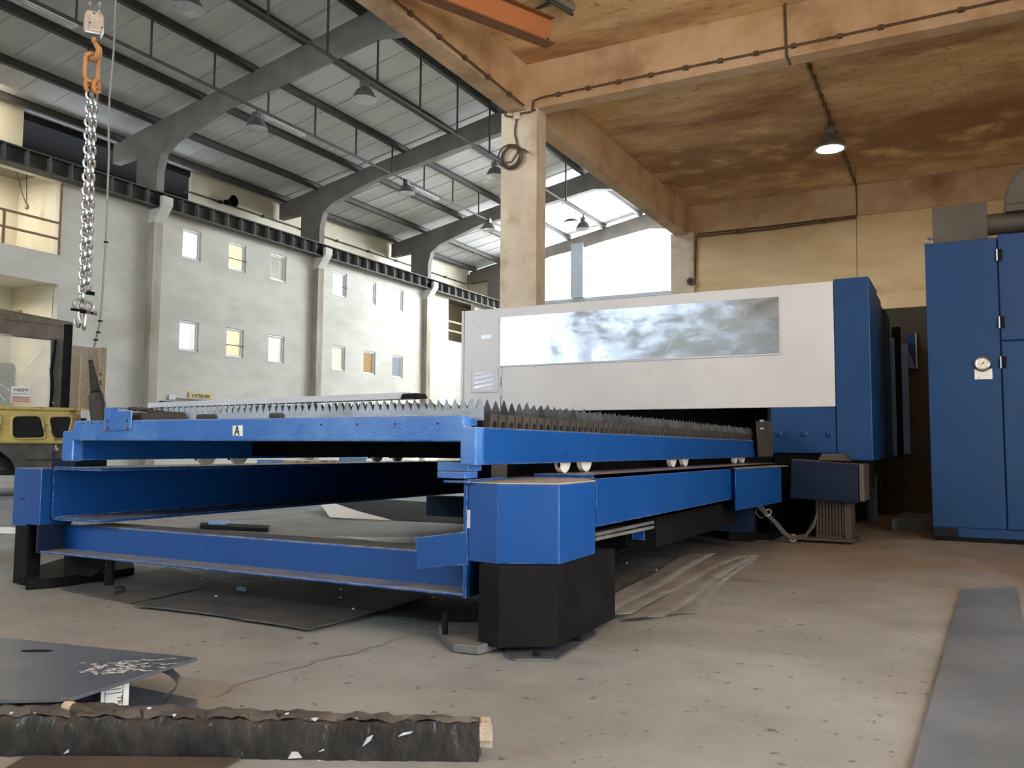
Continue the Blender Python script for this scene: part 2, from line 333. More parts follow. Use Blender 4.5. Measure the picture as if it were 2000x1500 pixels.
struct(box('trim_2', -24.1, XW-.2, 8.5, GRND[1]+.1, GRND[3]+.05, BALC[2]-.01, WALLP))      # balcony slab
struct(box('trim_3', -24.1, XW-.2, TALL[0]-.4, TALL[1]+.3, TALL[2]-.15, TALL[2]-.01, WALLP))
struct(box('trim_4', -24.1, XW-.2, TALL[0]-.3, TALL[0]-.2, TALL[2], 8.3, WALLP))
for nm, loc, e, col in (('balcony_room_lamp', (-23.2, 12.6, 8.1), 60, (1, .93, .78)), ('ground_room_lamp', (-23.0, 12.2, 4.7), 90, (1, .92, .74)), ('upper_wall_lamp', (-22.9, 12.9, 10.1), 28, (1, .9, .7)), ('far_room_lamp', (-23.3, 36.2, 8.0), 12, (1, .95, .85))):  # upper_wall_lamp is an added fill light without a fitting
    area(nm, loc, (loc[0]-(1.2 if nm[0] == 'u' else .2), loc[1], 9.3 if nm[0] == 'u' else 0), 1.6, .6, e, col)  # the upper wall light is an added fill, no fitting hangs there
PANES = [((.80, .84, .88), 1), ((.62, .55, .36), 1), ((.24, .215, .175), .9), ((.36, .43, .56), .9), ((.85, .9, .95), 1), ((.85, .9, .95), 1),
         ((.75, .76, .74), 1), ((.60, .51, .30), 1), ((.66, .64, .56), 1), ((.52, .50, .42), 1), ((.19, .115, .045), .9), ((.22, .24, .29), .9)]
for i, (h, (pc, es)) in enumerate(zip(holes, PANES)):
    y0, y1, z0, z1 = h; fw = .055
    g = M('lit_office_pane_%d' % i, (pc[0]*.5, pc[1]*.5, pc[2]*.5), rough=.15, emit=pc, est=es*.78)
    wn = struct(thing('window_%d' % (i+1), '', '', (XW, (y0+y1)/2, z0)))
    for key in ('label', 'category'): del wn[key]
    mb = MB()
    for a, b, c, d in ((y0, y1, z0, z0+fw), (y0, y1, z1-fw, z1), (y0, y0+fw, z0+fw, z1-fw), (y1-fw, y1, z0+fw, z1-fw)): mb.box(XW-.12, XW-.04, a, b, c, d)
    mb.build('window_frame', ALU, wn, bevel=.008)
    k = fw+.035
    mb = MB()
    for a, b, c, d in ((y0+fw, y1-fw, z0+fw, z0+k), (y0+fw, y1-fw, z1-k, z1-fw), (y0+fw, y0+k, z0+k, z1-k), (y1-k, y1-fw, z0+k, z1-k)): mb.box(XW-.15, XW-.09, a, b, c, d)
    mb.build('sash', ALU, wn)
    pn = box('pane', XW-.135, XW-.12, y0+k, y1-k, z0+k, z1-k, g, wn)
    box('sill', XW-.1, XW+.012, y0-.03, y1+.03, z0-.03, z0, WALLP, wn)
    if i in (0, 2, 4, 6, 8): box('side_curtain', XW-.119, XW-.112, y1-k-.22, y1-k-.03, z0+k, z1-k-.12, M('curtain_%d' % i, (.5, .49, .45), rough=.9, emit=pc, est=.5), wn)  # light through the curtain is put into its material as a weak glow
    if i in (1, 3, 7):
        bar = tube('guard_bar', [(XW+.01, y0-.02, (z0*.6+z1*.4)), (XW+.01, y1+.02, (z0*.6+z1*.4))], .014, STEELD, wn)
    if i == 10: box('paper_sheet', XW-.119, XW-.113, y0+k, y1-k-.03, z0+k+.02, z1-k, M('brown_paper', (.30, .19, .09), rough=.9, emit=(.30, .17, .07), est=.35), wn)  # backlight on the paper set as emission
    if i in (5, 7): box('glazing_bar', XW-.12, XW-.11, y0+k, y1-k, z0*.55+z1*.45, z0*.55+z1*.45+.02, ALU, wn)

# balcony: door, railing, hanging cord
dw = onx(68, 372, -24.05); de = onx(97, 490, -24.05)
d1 = struct(thing('door_1', '', '', (-24.05, (dw.y+de.y)/2, BALC[2])))
for key in ('label', 'category'): del d1[key]
dy0, dy1, dz = dw.y, de.y, dw.z
box('door_leaf', -24.08, -24.02, dy0, dy1, BALC[2], dz, WHITE, d1, bevel=.01)
for a, b in ((.12, .42), (.5, .93)): box('door_panel', -24.03, -24.0, dy0+.16, dy1-.16, BALC[2]+(dz-BALC[2])*a, BALC[2]+(dz-BALC[2])*b, WHITE, d1, bevel=.012)
for a, b in ((dy0-.12, dy0), (dy1, dy1+.1)): box('door_jamb', -24.09, -23.97, a, b, BALC[2], dz+.08, PILC, d1)
box('door_handle', -24.02, -23.94, dy0+.05, dy0+.17, BALC[2]+1.0, BALC[2]+1.03, CHROME, d1)
rl = thing('balcony_railing', 'rusty two-bar railing across the balcony opening in the left wall', 'railing', (XW, 12.4, BALC[2]))
zt, zm = onx(118, 437, XW).z, onx(118, 468, XW).z
for z in (zt, zm): tube('rail_bar', [(XW+.02, 10.2, z), (XW+.02, BALC[1], z)], .035, RUST, rl)
for px in (6, 116): y = onx(px, 450, XW).y; tube('railing_post', [(XW+.02, y, BALC[2]), (XW+.02, y, zt if px == 6 else 7.9)], .04, RUST, rl)
y = onx(96, 430, XW-.6).y; tube('thin_pole', [(XW-.6, y, BALC[2]), (XW-.6, y, 7.75)], .018, STEELD, rl)
pc_ = thing('hanging_lamp_cord', 'thin looped cord with a small bulb hanging in the balcony opening', 'lamp cord', (-23, 13.2, 8))
a, b, c = onx(33, 338, -23), onx(52, 335, -23), onx(52, 402, -23)
tube('cord', [b+ZV*.3, b, c], .012, CABLED, pc_); tube('cord', [b+ZV*.3, a, a.lerp(c, .5)-ZV*.05, c], .012, CABLED, pc_)
MB().lathe([(.02, .08), (.05, .04), (.07, -.02), (.05, -.09), (.01, -.11)], c, 10).build('bulb', CARD, pc_, smooth=True)
rr = thing('far_opening_rails', 'two pale guard rails across the tall opening beside the far pilaster', 'railing', (XW-.3, 36, TALL[2]))
for py in (628, 646):
    z = onx(880, py, XW-.3).z; tube('rail_bar', [(XW-.3, TALL[0]-.1, z), (XW-.3, TALL[1]+.1, z)], .05, WOOD, rr)

# portal frames (columns, haunches, rafters), corbels
half = [(-21.8, 0), (-21.8, 9.13), (-21.64, 9.66), (-21.2, 9.97), (-20.57, 10.18), (-19.03, 10.65), (-17.26, 10.9), (-15.85, 11.17), (-14.1, 11.44), (-13.5, 11.52)]
outer = [(-13.5, 12.32), (-22.75, rooftop(-22.75)), (-23.9, rooftop(-23.9)), (-23.9, 9.66), (-22.75, 9.75), (-22.75, 8.42), (-22.05, 8.42), (-22.05, 0)]
mir = [(2*RIDGE-x, z) for x, z in half]
right_leg = [(2*RIDGE-x, max(z, 6.0)) for x, z in half[::-1][1:]]
prof = half + right_leg + [(-4.25, 6.0), (-4.25, rooftop(-4.25))] + outer
for i, y in enumerate((2.5, 10., 17.5, 25., 32.5, 39.72)):
    o = MB().prism([(x, y, z) for x, z in prof], (0, .28, 0)).build('trim_%d' % (5+i), CONC); o['kind'] = 'structure'
    struct(box('column', -22.05, -21.795, y-.02, y+.30, 0, 7.55, PILC))
    if y < 39:
        cb = [(-22.05, 7.45), (-21.8, 7.5), (-21.42, 8.02), (-21.42, 8.27), (-21.56, 8.27), (-21.56, 7.92), (-22.05, 7.92)]
        struct(MB().prism([(x, y-.06, z) for x, z in cb], (0, .4, 0)).build('column_corbel', WALLP, bevel=.015))
# gable wall
SILL = 8.37
gw = struct(box('wall_back', -24.3, -4.2, YB+.02, YB+.3, 0, SILL, CREAM))
def gz(x): return 11.52-.197*abs(x-RIDGE) if abs(x-RIDGE) < 4 else min(11.52-.197*abs(x-RIDGE), 10.9)
struct(MB().prism([(-24.3, YB+.02, SILL), (-19.9, YB+.02, SILL), (-19.9, YB+.02, rooftop(-19.9)), (-24.3, YB+.02, rooftop(-24.3))], (0, .28, 0)).build('wall_back_left', CREAM))
GREYP = M('grey_painted_concrete', (.34, .37, .42), (.30, .33, .37), rough=.8)
struct(box('column_mullion', -17.77, -17.08, YB-.35, YB+.3, SILL, 11.2, GREYP))
struct(box('trim_12', -20, -5, YB-.12, YB+.35, SILL-.18, SILL, GREYP))
for n_, (xa, xb) in enumerate(((-19.9, -17.77), (-17.08, -7.1))):
    wn = struct(thing('window_%d' % (13+n_), '', '', ((xa+xb)/2, YB+.15, SILL)))
    for key in ('label', 'category'): del wn[key]
    def top(x): return rooftop(x)-.78
    pts = [(xa, SILL), (xb, SILL), (xb, top(xb))] + ([(RIDGE, top(RIDGE))] if xa < RIDGE < xb else []) + [(xa, top(xa))]
    MB().prism([(x, YB+.14, z) for x, z in pts], (0, .02, 0)).build('pane', GLASS, wn)
    xs = [xa+.04] + [ony(p, 520, YB).x for p in ((1154, 1260) if n_ else ())] + ([-10.1, -8.4] if n_ else []) + [xb-.04]
    for x in xs: box('glazing_bar', x-.025, x+.025, YB+.08, YB+.18, SILL, top(x)+.1, ALU, wn)
    for py in (502, 541):
        z = ony(1154, py, YB).z; box('glazing_bar', xa, xb, YB+.08, YB+.18, z-.02, z+.02, ALU, wn)
# hall roof: sheets and purlins
rf = struct(thing('roof', '', '', (RIDGE, 13, 12)))
for key in ('label', 'category'): del rf[key]
def slab(x0, x1, y0, y1, t, lift, mb=None):
    mb = mb or MB(); z0, z1 = rooftop(x0)+lift, rooftop(x1)+lift
    return mb.add([(x0, y0, z0), (x1, y0, z1), (x1, y1, z1), (x0, y1, z0), (x0, y0, z0+t), (x1, y0, z1+t), (x1, y1, z1+t), (x0, y1, z0+t)],
                  [(3, 2, 1, 0), (4, 5, 6, 7), (0, 1, 5, 4), (1, 2, 6, 5), (2, 3, 7, 6), (3, 0, 4, 7)])
for x0, x1 in ((-24.4, RIDGE), (RIDGE, -3.9)):
    src = None
    for k in range(int(YF), int(YB)+1):
        if src is None:
            mb = slab(x0, x1, YF, YF+1.0, .06, .20); slab(x0, x1, YF-.015, YF+.015, .03, .185, mb); src = mb.build('roof_sheet', ROOFP, rf)
        else: again(src, rf, (0, k-int(YF), 0))
PURL = [-23.6, -22.0, -20.0, -17.9, -15.95, -14.0, -13.0, -11.05, -9.1, -7.1]
for x in PURL:
    mb = MB(); z = rooftop(x)
    mb.box(x-.07, x+.07, YF, YB, z+.17, z+.185); mb.box(x-.07, x+.07, YF, YB, z-.03, z-.01); mb.box(x-.012, x+.012, YF, YB, z-.01, z+.17)
    mb.build('purlin', STEELD, rf)
    if x in (-22.0, -20.0, -17.9, -15.95):
        cl = None
        for k in range(9):
            if cl is None: cl = box('purlin_clip', x-.09, x-.06, 33.2, 33.27, z-.08, z-.02, RUST, rf)
            else: again(cl, rf, (0, .78*k, 0))
# other walls of the hall (behind the camera and beside the loft)
struct(box('wall_right_upper', -5.4, -5.2, YF, 17.6, 5.95, 10.9, CREAM)); struct(box('wall_right_far', -4.9, -4.7, 17.6, YB, 0, 10.9, CREAM))
mb = MB(); X0, X1 = -24.3, 8.4
for a, b, c, d in ((X0, -15.5, 0, 8.6), (-11.7, X1, 0, 8.6), (-15.5, -11.7, 4.4, 8.6), (-15.5, -11.7, 0, 2.4), (X0, -19.5, 8.6, 12.4), (-6.5, X1, 8.6, 12.4), (-19.5, -6.5, 10.8, 12.6)): mb.box(a, b, YF-.25, YF, c, d)
struct(mb.build('wall_front', CREAM))
mb = MB()
for a, b, c, d in ((YF, -2.0, 0, 5.95), (2.8, 17.7, 0, 5.95), (-2.0, 2.8, 4.2, 5.95)): mb.box(3.2, 3.4, a, b, c, d)
struct(mb.build('wall_right', LOFTW)); struct(box('floor_forecourt', 3.4, 30, -25, 25, -.2, -.01, M('forecourt_concrete', (.52, .49, .44), rough=.9)))
# ---- loft bay
ZC, ZB = 5.78, 5.15
struct(box('ceiling', -5.45, 8.4, YF, 17.7, ZC, ZC+.17, LOFTC))
cL, cR = ony(976.5, 500, 9.84).x, ony(1047.6, 480, 9.84).x; cB = onx(1065.6, 480, cR).y
BXL, BXR = -5.33, -5.06
struct(box('beam_1', BXL, BXR, YF, 9.9, ZB, ZC, LOFTB, bevel=.012)); struct(box('beam_2', BXL, BXR, 10.05, 17.42, ZB, ZC, LOFTB, bevel=.012))
XB0, XB1 = 9.84, 10.09
struct(box('beam_3', BXL+.02, 3.2, XB0, XB1, ZB, ZC, LOFTB, bevel=.012))
struct(box('beam_4', BXL+.02, 3.2, 2.0, 2.25, ZB, ZC, LOFTB, bevel=.012))
YFAR = 17.38
struct(box('beam_5', BXR-.02, 3.2, YFAR, 17.6, ony(1400, 452, YFAR).z, ZC, LOFTB, bevel=.012))
struct(box('wall_loft_back', BXL+.1, 8.4, YFAR+.06, 17.7, 0, ZC, LOFTW))
struct(box('column_1', cL, cR, XB0-.002, cB, 0, ZB+.02, COLC, bevel=.012))
fx0, fx1 = ony(1310, 520, YFAR-.1).x, ony(1355, 520, YFAR-.1).x
struct(box('column_2', fx0, fx1, YFAR-.1, 17.6, 0, ZB+.05, COLC, bevel=.012))
struct(box('column_3', BXL-.1, BXR+.05, 1.9, 2.2, 0, ZB+.02, COLC, bevel=.012))
# ================================================================== FITTINGS OF THE HALL AND THE LOFT
def cable_run(label, runs, clip_every, r=.014, mat=CONDU, off=(0, 0, 0), cs=.028, name='cable_run'):
    t = thing(name, label, 'cable', runs[0][0]); src = None
    for path in runs:
        tube('cable', path, r, mat, t, n=6)
        if not clip_every: continue
        for a, b in zip(path, path[1:]):
            L = (b-a).length; n = int(L/clip_every); d = (b-a)/max(L, 1e-6)
            for k in range(1, n+1):
                p = a + d*(k*clip_every-clip_every*.4); o = Vector(off)
                box('clip', p.x-cs+o.x, p.x+cs+o.x, p.y-cs+o.y, p.y+cs+o.y, p.z-cs*.8+o.z, p.z+cs*.8+o.z, mat, t)
    return t
X_ = BXR+.032; Y_ = XB0-.032; Z_ = ZC-.03
a, b = onx(775, 3, X_), onx(1023, 206, X_)
cable_run('clipped cable along the loft edge beam, left of the column head', [[a+(a-b)*.8, b]], .55, off=(-.01, 0, 0))
cable_run('long clipped cable along the wide front beam, right of the column', [[ony(x, y, Y_) for x, y in ((1040, 216), (1043, 197), (1056, 191), (1300, 140), (1594, 80), (1825, 30), (1951, 2), (2100, -30))]], .42, off=(0, .01, 0))
cable_run('short clipped cable dropping down the front beam above the lamp', [[ony(1533, -40, Y_), ony(1534, 25, Y_), ony(1536, 84, Y_), ony(1537, 108, Y_), onz(1543, 126, ZB-.01)]], .5, off=(0, .01, 0))
p0 = onz(1577, 120, Z_); p1 = onz(1623, 236, Z_); p2 = onz(1672, 361, Z_)
cable_run('sooty clipped cable along the loft ceiling to and past the lit lamp', [[p0, p1], [p1, onz(1647, 300, Z_), p2]], .35, r=.02, off=(0, 0, .01))
yf = YFAR-.03
cable_run('clipped double cable under the rear beam, running down beside the rear column', [[ony(1672, 362, yf), ony(1674, 421, yf), ony(1500, 443, yf), ony(1363, 457, yf), ony(1360, 470, yf), ony(1357, 556, yf)], [ony(1674, 425, yf), ony(1500, 448, yf), ony(1364, 462, yf)]], 1.0, r=.018, off=(0, .01, 0))
t = thing('wall_socket', 'small round socket at the foot of the cable on the rear column', 'socket', ony(1350, 550, YFAR-.12))
c = ony(1350, 550, YFAR-.12); MB().lathe([(.0, -.05), (.085, -.05), (.085, .02)], c, 14, 'y').build('socket_case', CONDU, t, smooth=True); MB().lathe([(.0, -.07), (.04, -.07), (.04, .0)], c, 10, 'y').build('socket_hole', INK, t)
c1, c2 = ony(1671, 300, 16.2), ony(1674, 545, 16.2)
tag(tube('pull_cord', [Vector((c1.x, c1.y, ZC)), c1, c2], .006, CONDU), 'thin pull cord hanging straight down in front of the yellow loft wall', 'cord')
# junction and coil on the column
t = thing('cable_coil', 'coiled black cable hanging from the junction box on the column', 'cable', ony(1005, 300, Y_-.02)); yc = XB0-.03
MB().box(*(lambda p: (p.x-.05, p.x+.05, p.y-.02, p.y+.03, p.z-.05, p.z+.05))(ony(1010, 226, yc))).build('junction_box', COLC, t, bevel=.01)
for q in (((985, 213), (987, 226), (998, 228), (1008, 226)), ((1012, 226), (1020, 221), (1034, 219), (1046, 214))): tube('conduit_bend', [ony(*p, yc) for p in q], .014, CONDU, t)
tube('drop_cable', [ony(*p, yc) for p in ((1011, 228), (1008, 240), (1006, 252), (1006, 264), (1009, 275), (1011, 286))], .012, CABLED, t)
cc = ony(1000, 308, yc); rad = .155
for k, (dx, dz, rx, rz) in enumerate(((0, 0, 1, 1), (.012, .01, .97, 1.03), (-.012, -.006, .9, .97), (.03, .0, .92, .9), (-.02, .01, 1.04, 1.0))):
    tube('cable_loop', [cc+Vector((dx+rad*rx*math.cos(u), -.012*k, dz+rad*rz*math.sin(u))) for u in [2*math.pi*i/28 for i in range(28)]], .011, CABLED, t, n=6, closed=True)
tube('cable_tail', [ony(*p, yc-.05) for p in ((988, 318), (1000, 316), (1010, 300), (1012, 290), (1024, 292), (1032, 298))], .012, CABLED, t)
# orange jib beam under the loft ceiling
e0, e1 = Vector((-3.86, 8.07, 0)), Vector((-4.33, 7.02, 0)); d = (e1-e0).normalized(); nrm = Vector((-d.y, d.x, 0)); far_ = e0+d*3.1
if nrm.x < 0: nrm = -nrm
zb, zt = 5.0, 5.30
jb = thing('jib_beam', 'orange steel jib beam under the loft ceiling above the column', 'crane beam', (e0.x, e0.y, zb))
def bar(p, q, h, z0, z1, nm, mat): return MB().prism([p+nrm*h+ZV*z0, p-nrm*h+ZV*z0, q-nrm*h+ZV*z0, q+nrm*h+ZV*z0], (0, 0, z1-z0)).build(nm, mat, jb)
bar(e0, far_, .006, zb+.012, zt-.012, 'web', ORBEAM); bar(e0, far_, .075, zb, zb+.014, 'bottom_flange', ORBEAMD); bar(e0, far_, .075, zt-.014, zt, 'top_flange', ORBEAMD)
c = e0+d*.06+nrm*.01+ZV*(zb+.045); MB().lathe([(0, 0), (.022, 0), (.022, .02), (0, .02)], c, 12, 'x').build('end_hole', INK, jb)
for k in (1.9, 2.9): q = e0+d*k; MB().box(q.x-.03, q.x+.03, q.y-.03, q.y+.03, zt, ZC).build('hanger', ORBEAMD, jb)
# unlit tube fixture at the top
t = thing('tube_lamp', 'dark unlit tube lamp near the orange jib beam, at the top of the picture', 'lamp', onz(1110, 15, 5.68))
q = [onz(x, y, 5.68) for x, y in ((1118, 20), (1075, -6))]; dd = (q[1]-q[0]).normalized(); q1 = q[0]+dd*1.4
MB().tube([q[0]+ZV*.03, q1+ZV*.03], .055, 6).build('lamp_body', CONC, t); tube('tube', [q[0]-ZV*.05, q1-ZV*.05], .022, STEELD, t)
s0, s1 = onz(1077, 3, 5.70), onz(1041, 21, 5.70); MB().tube([s0, s1], .018, 6).build('mounting_strap', STEELD, t)
for k in (.3, 1.1): p = q[0]+dd*k; MB().box(p.x-.02, p.x+.02, p.y-.02, p.y+.02, p.z, ZC).build('lamp_bracket', STEELD, t)

# high-bay lamps
def highbay(loc, label, r, hang, group=None, lit=False):
    t = thing('highbay_lamp', label, 'lamp', loc, group); x, y, z = loc
    MB().lathe([(r*1.02, 0), (r, .012), (r*.96, .05), (r*.86, r*.42), (r*.66, r*.78), (r*.42, r*.98), (r*.3, r*1.02)], loc, 28).build('reflector', LAMPM, t, smooth=True)
    MB().lathe([(r*.99, -.006), (r*1.04, -.006), (r*1.04, .012), (r*.99, .012)], loc, 28).build('rim', GREYC, t, smooth=True)
    MB().lathe([(r*.5, -.012), (r*.97, -.004), (r*.97, .008)], loc, 28).build('lamp_glass', LAMPON if lit else LAMPOFF, t, smooth=True)
    h = r*1.02; MB().box(x-r*.32, x+r*.32, y-r*.3, y+r*.3, z+h, z+h+r*.55).build('gear_box', LAMPM, t, bevel=.012)
    MB().tube([(x, y, z+h+r*.5), (x, y, z+hang)], .02, 6).build('hook', STEELD, t)
    return t
L0 = onz(1620, 237, ZC)
lz = ony(1620, 291, L0.y).z
highbay((L0.x, L0.y, lz), 'lit bell lamp under the stained loft ceiling', .235, ZC-lz, lit=True)
pl = bpy.data.lights.new('loft_lamp_light', 'AREA'); pl.shape = 'DISK'; pl.size = .4; pl.energy = 60; pl.color = (.92, .96, 1)
po = bpy.data.objects.new('loft_lamp_light', pl); COL.objects.link(po); po.location = (L0.x, L0.y, lz-.03)
R1X, R1Z, R2X, R2Z = -17.9, 10.42, -13.6, 10.27
for y, z, lb in ((17.7, 9.82, 'unlit bell lamp on the left lighting rail, first beyond the nearest concrete frame'), (25.2, 9.95, 'unlit bell lamp on the left lighting rail, beyond the second concrete frame'),
                 (31.3, 10.0, 'small distant bell lamp on the left lighting rail just left of the loft column')): highbay((R1X, y, z), lb, .31, R1Z-z-.042)
for y, z, lb in ((11.5, 9.42, 'dark bell lamp cut off by the upper picture edge'), (17.2, 9.68, 'unlit bell lamp on the ridge rail under the dark ridge purlin'),
                 (24.2, 9.66, 'dark bell lamp half hidden behind the left edge of the loft column'), (31.6, 9.60, 'dark bell lamp right of the column, before the far roof sheets')): highbay((R2X, y, z), lb, .31, R2Z-z-.042)
c = ony(1115, 435, 31.0); cz = rooftop(c.x)
def rail(X, Z, zt, lb, ys):
    t = thing('lighting_rail', lb, 'rail', (X, 8, Z)); tube('conduit_rail', [(X, 7, Z), (X, 33.2, Z)], .04, STEELD, t, n=6); s = None
    for y in ys:
        if s is None: s = tube('hanger_rod', [(X, y, Z), (X, y, zt)], .032, STEELD, t, n=6); y0 = y
        else: again(s, t, (0, y-y0, 0))
rail(R1X, R1Z, rooftop(R1X)+.02, 'thin lighting rail hung on rods below the middle purlin, left of the ridge', [12+2.05*k for k in range(10)])
rail(R2X, R2Z, 12.2, 'thin lighting rail hung on rods under the roof ridge', [13.7+2.02*k for k in range(9)])
for y0, y1, lb in ((10.2, 12.0, 'tube light on the left rail beside the hoist chain'), (17.95, 19.7, 'tube light on the left rail next to the first bell lamp'), (25.6, 27.3, 'tube light on the left rail next to the second bell lamp')):
    t = thing('tube_light', lb, 'lamp', (R1X, y0, 10.2)); z = 10.22
    MB().prism([(R1X-.10, y0, z+.05), (R1X+.10, y0, z+.05), (R1X+.05, y0, z+.12), (R1X-.05, y0, z+.12)], (0, y1-y0, 0)).build('fixture_body', WHITE, t)
    for s in (-.055, .055): tube('glass_tube', [(R1X+s, y0+.05, z+.02), (R1X+s, y1-.05, z+.02)], .022, LAMPOFF, t)
    for yy in (y0+.2, y1-.2): MB().box(R1X-.015, R1X+.015, yy-.015, yy+.015, z+.1, R1Z-.042).build('suspension', STEELD, t)
YD = min([28+.05*k for k in range(230)], key=lambda y: abs(ony(1115, 435, y).z-rooftop(ony(1115, 435, y).x)-.12)); c = ony(1115, 435, YD)
t = thing('roof_disc', 'dark round disc under the far roof sheets beside the hanging bell lamp', 'vent', (c.x, YD, c.z))
MB().lathe([(.0, 0), (.34, .0), (.36, .03), (.36, .09), (.0, .09)], (c.x, YD, c.z), 24).build('disc', STEELD, t, smooth=True)

# crane runway beam on the corbels
cr = thing('crane_runway', 'long dark ribbed crane runway beam along the left wall above the windows', 'crane rail', (-21.7, 6, 7.92))
box('bottom_flange', -21.88, -21.57, 5, 39.6, 7.92, 7.955, STEELD, cr); box('top_flange', -21.88, -21.57, 5, 39.6, 8.385, 8.42, STEELD, cr); box('web', -21.80, -21.785, 5, 39.6, 7.955, 8.385, STEELD, cr)
s = None
for k in range(55):
    if s is None: s = box('stiffener', -21.785, -21.58, 5.2, 5.215, 7.955, 8.385, STEELG, cr)  # ribs paler than the web and flanges
    else: again(s, cr, (0, .625*k, 0))
a = onx(374, 375, -24.03); b = Vector((-24.03, 39.6, 9.62))
cable_run('thin clipped cable along the pale upper wall behind the runway beam', [[Vector((-24.03, a.y-.3, 9.55)), Vector((-24.03, a.y, 9.62)), b]], 2.2, r=.03, mat=STEELD, cs=.06)
c = onx(444, 395, -23.95); t = thing('wall_horn', 'small dark horn on the pale upper wall above the runway beam', 'horn', c)
MB().lathe([(.06, -.0), (.10, .12), (.22, .34), (.20, .34), (.05, .1)], c, 16, 'x').build('horn_bell', BLACK, t, smooth=True); MB().box(c.x-.1, c.x+.05, c.y-.08, c.y+.08, c.z-.08, c.z+.08).build('horn_bracket', BLACK, t)
# signs on the office wall
def sign(name, label, p, q, mat, words, ink, frac, cat='sign'):
    a, b = onx(*p, XW+.03), onx(*q, XW+.03); t = thing(name, label, cat, (XW+.03, (a.y+b.y)/2, b.z))
    MB().box(XW+.005, XW+.04, a.y, b.y, b.z, a.z).build('board', mat, t, bevel=.006)
    if words: text('lettering', words, ink, (XW+.043, (a.y+b.y)/2, (a.z+b.z)/2-.0), YV, ZV, (b.y-a.y)*frac, t, (a.z-b.z)*.72, .03)
    return t, a, b
t, a, b = sign('office_sign', 'yellow sign reading OFİSLER on the office wall above the spiked table', (369.5, 765.5), (414, 780), SIGNY, 'OFİSLER', INK, .78)
z = a.z-.02; box('yellow_strip', XW+.04, XW+.0412, a.y+.05, b.y-.05, a.z-.09, a.z-.055, YELLOW, t)
a, b = onx(360, 778, XW+.35), onx(427, 782, XW+.35); tag(MB().box(XW, XW+.12, a.y, b.y, b.z-.0, b.z+.03).build('door_canopy', WALLP), 'thin door canopy directly under the yellow OFİSLER sign', 'canopy')
t, a, b = sign('room_sign', 'small pale square sign left of the yellow OFİSLER sign', (330, 771), (342.5, 781), WHITE, None, BLUEP, .5)
MB().box(XW+.04, XW+.043, a.y+.14, b.y-.14, b.z+.12, a.z-.12).build('sign_print', BLUEP, t)
a, b = onx(325, 782, XW+.3), onx(349, 784, XW+.3); tag(MB().box(XW, XW+.12, a.y, b.y, b.z-.04, b.z).build('door_ledge', STEELD), 'dark narrow ledge under the small pale square sign', 'ledge')
# ================================================================== CUTTING TABLE (PALLET)
PX0, PX1, PY0, PY1 = -3.466, -1.384, 2.35, 6.545
ZT, ZBM, ZS, ZL = .754, .669, .717, .594
pal = thing('cutting_table', 'blue cutting table with rows of spiked slats on white wheels, labelled A', 'cutting table', ((PX0+PX1)/2, PY0, .551))
mb = MB()   # front beam: profile with legs, notches and a step at each end
prof = [(PX0, .580), (PX0+.072, .580), (PX0+.072, ZBM), (-1.443, ZBM), (-1.443, ZL), (PX1, ZL), (PX1, ZS), (-1.425, ZS), (-1.432, ZS+.012), (-1.436, ZT), (PX0+.072, ZT), (PX0+.068, .712), (PX0, .710)]
MB().prism([(x, PY0, z) for x, z in prof], (0, .05, 0)).build('front_beam', BLUES, pal, bevel=.006)
box('front_beam_lip', PX0+.08, -1.445, PY0+.05, PY0+.11, ZT-.03, ZT-.004, BLUES, pal)
box('side_beam', PX1-.055, PX1, PY0+.05, PY1, ZL, ZS, BLUE, pal, bevel=.005)
mb = MB().box(PX0, PX0+.010, PY0+.05, PY1, .60, .712); mb.box(PX0+.010, PX0+.058, PY0+.05, PY1, .700, .712); mb.box(PX0+.058, PX0+.068, PY0+.05, PY1, .585, .712); mb.build('side_beam', BLUE, pal)
box('end_beam', PX0, PX1, PY1-.05, PY1, ZL+.02, ZS-.005, BLUED, pal, bevel=.005)
for y in (3.4, 4.45, 5.5): box('cross_bearer', PX0+.05, PX1-.05, y, y+.06, .60, .70, BLACK, pal)
box('bed_tray', PX0+.055, PX1-.055, PY0+.05, PY1-.05, .672, .676, VOID, pal)
# slats: one zigzag strip each, teeth 32 mm apart
def slat_mesh(x0, x1, zb, zt, tooth, th, y, pitch=.0325, jit=.0):
    mb = MB(); n = int((x1-x0)/pitch); top = []
    for k in range(n):
        xa = x0+k*pitch; dz = random.uniform(-jit, jit*.3)
        top += [(xa+.002, zt-tooth), (xa+pitch*.47, zt+dz), (xa+pitch*.55, zt+dz)]
    top.append((x0+n*pitch, zt-tooth)); k0 = len(top)
    vs = [(x, y, z) for x, z in top] + [(x, y, zb) for x, z in top] + [(x, y+th, z) for x, z in top] + [(x, y+th, zb) for x, z in top]
    fs = []
    for i in range(k0-1):
        fs += [(i, i+1, k0+i+1, k0+i), (2*k0+i, 3*k0+i, 3*k0+i+1, 2*k0+i+1), (i, 2*k0+i, 2*k0+i+1, i+1)]
    return mb.add(vs, fs + [(0, k0, 3*k0, 2*k0), (k0-1, 3*k0-1, 4*k0-1, 2*k0-1)])
NS, PIT = 70, .0592
fs = slat_mesh(PX0+.54, PX1-.012, .74, .814, .038, .003, PY0+.075, jit=.002).build('slat', SLATF, pal); fs['label'] = 'bright front slat'
protos = [slat_mesh(PX0+.40, PX1-.016, .70, .814, .038, .003, PY0+.14, jit=.006).build('slat', SLATM, pal) for _ in range(3)]
hp = MB()
x0, x1, y0 = PX1-.068, PX1-.012, PY0+.115
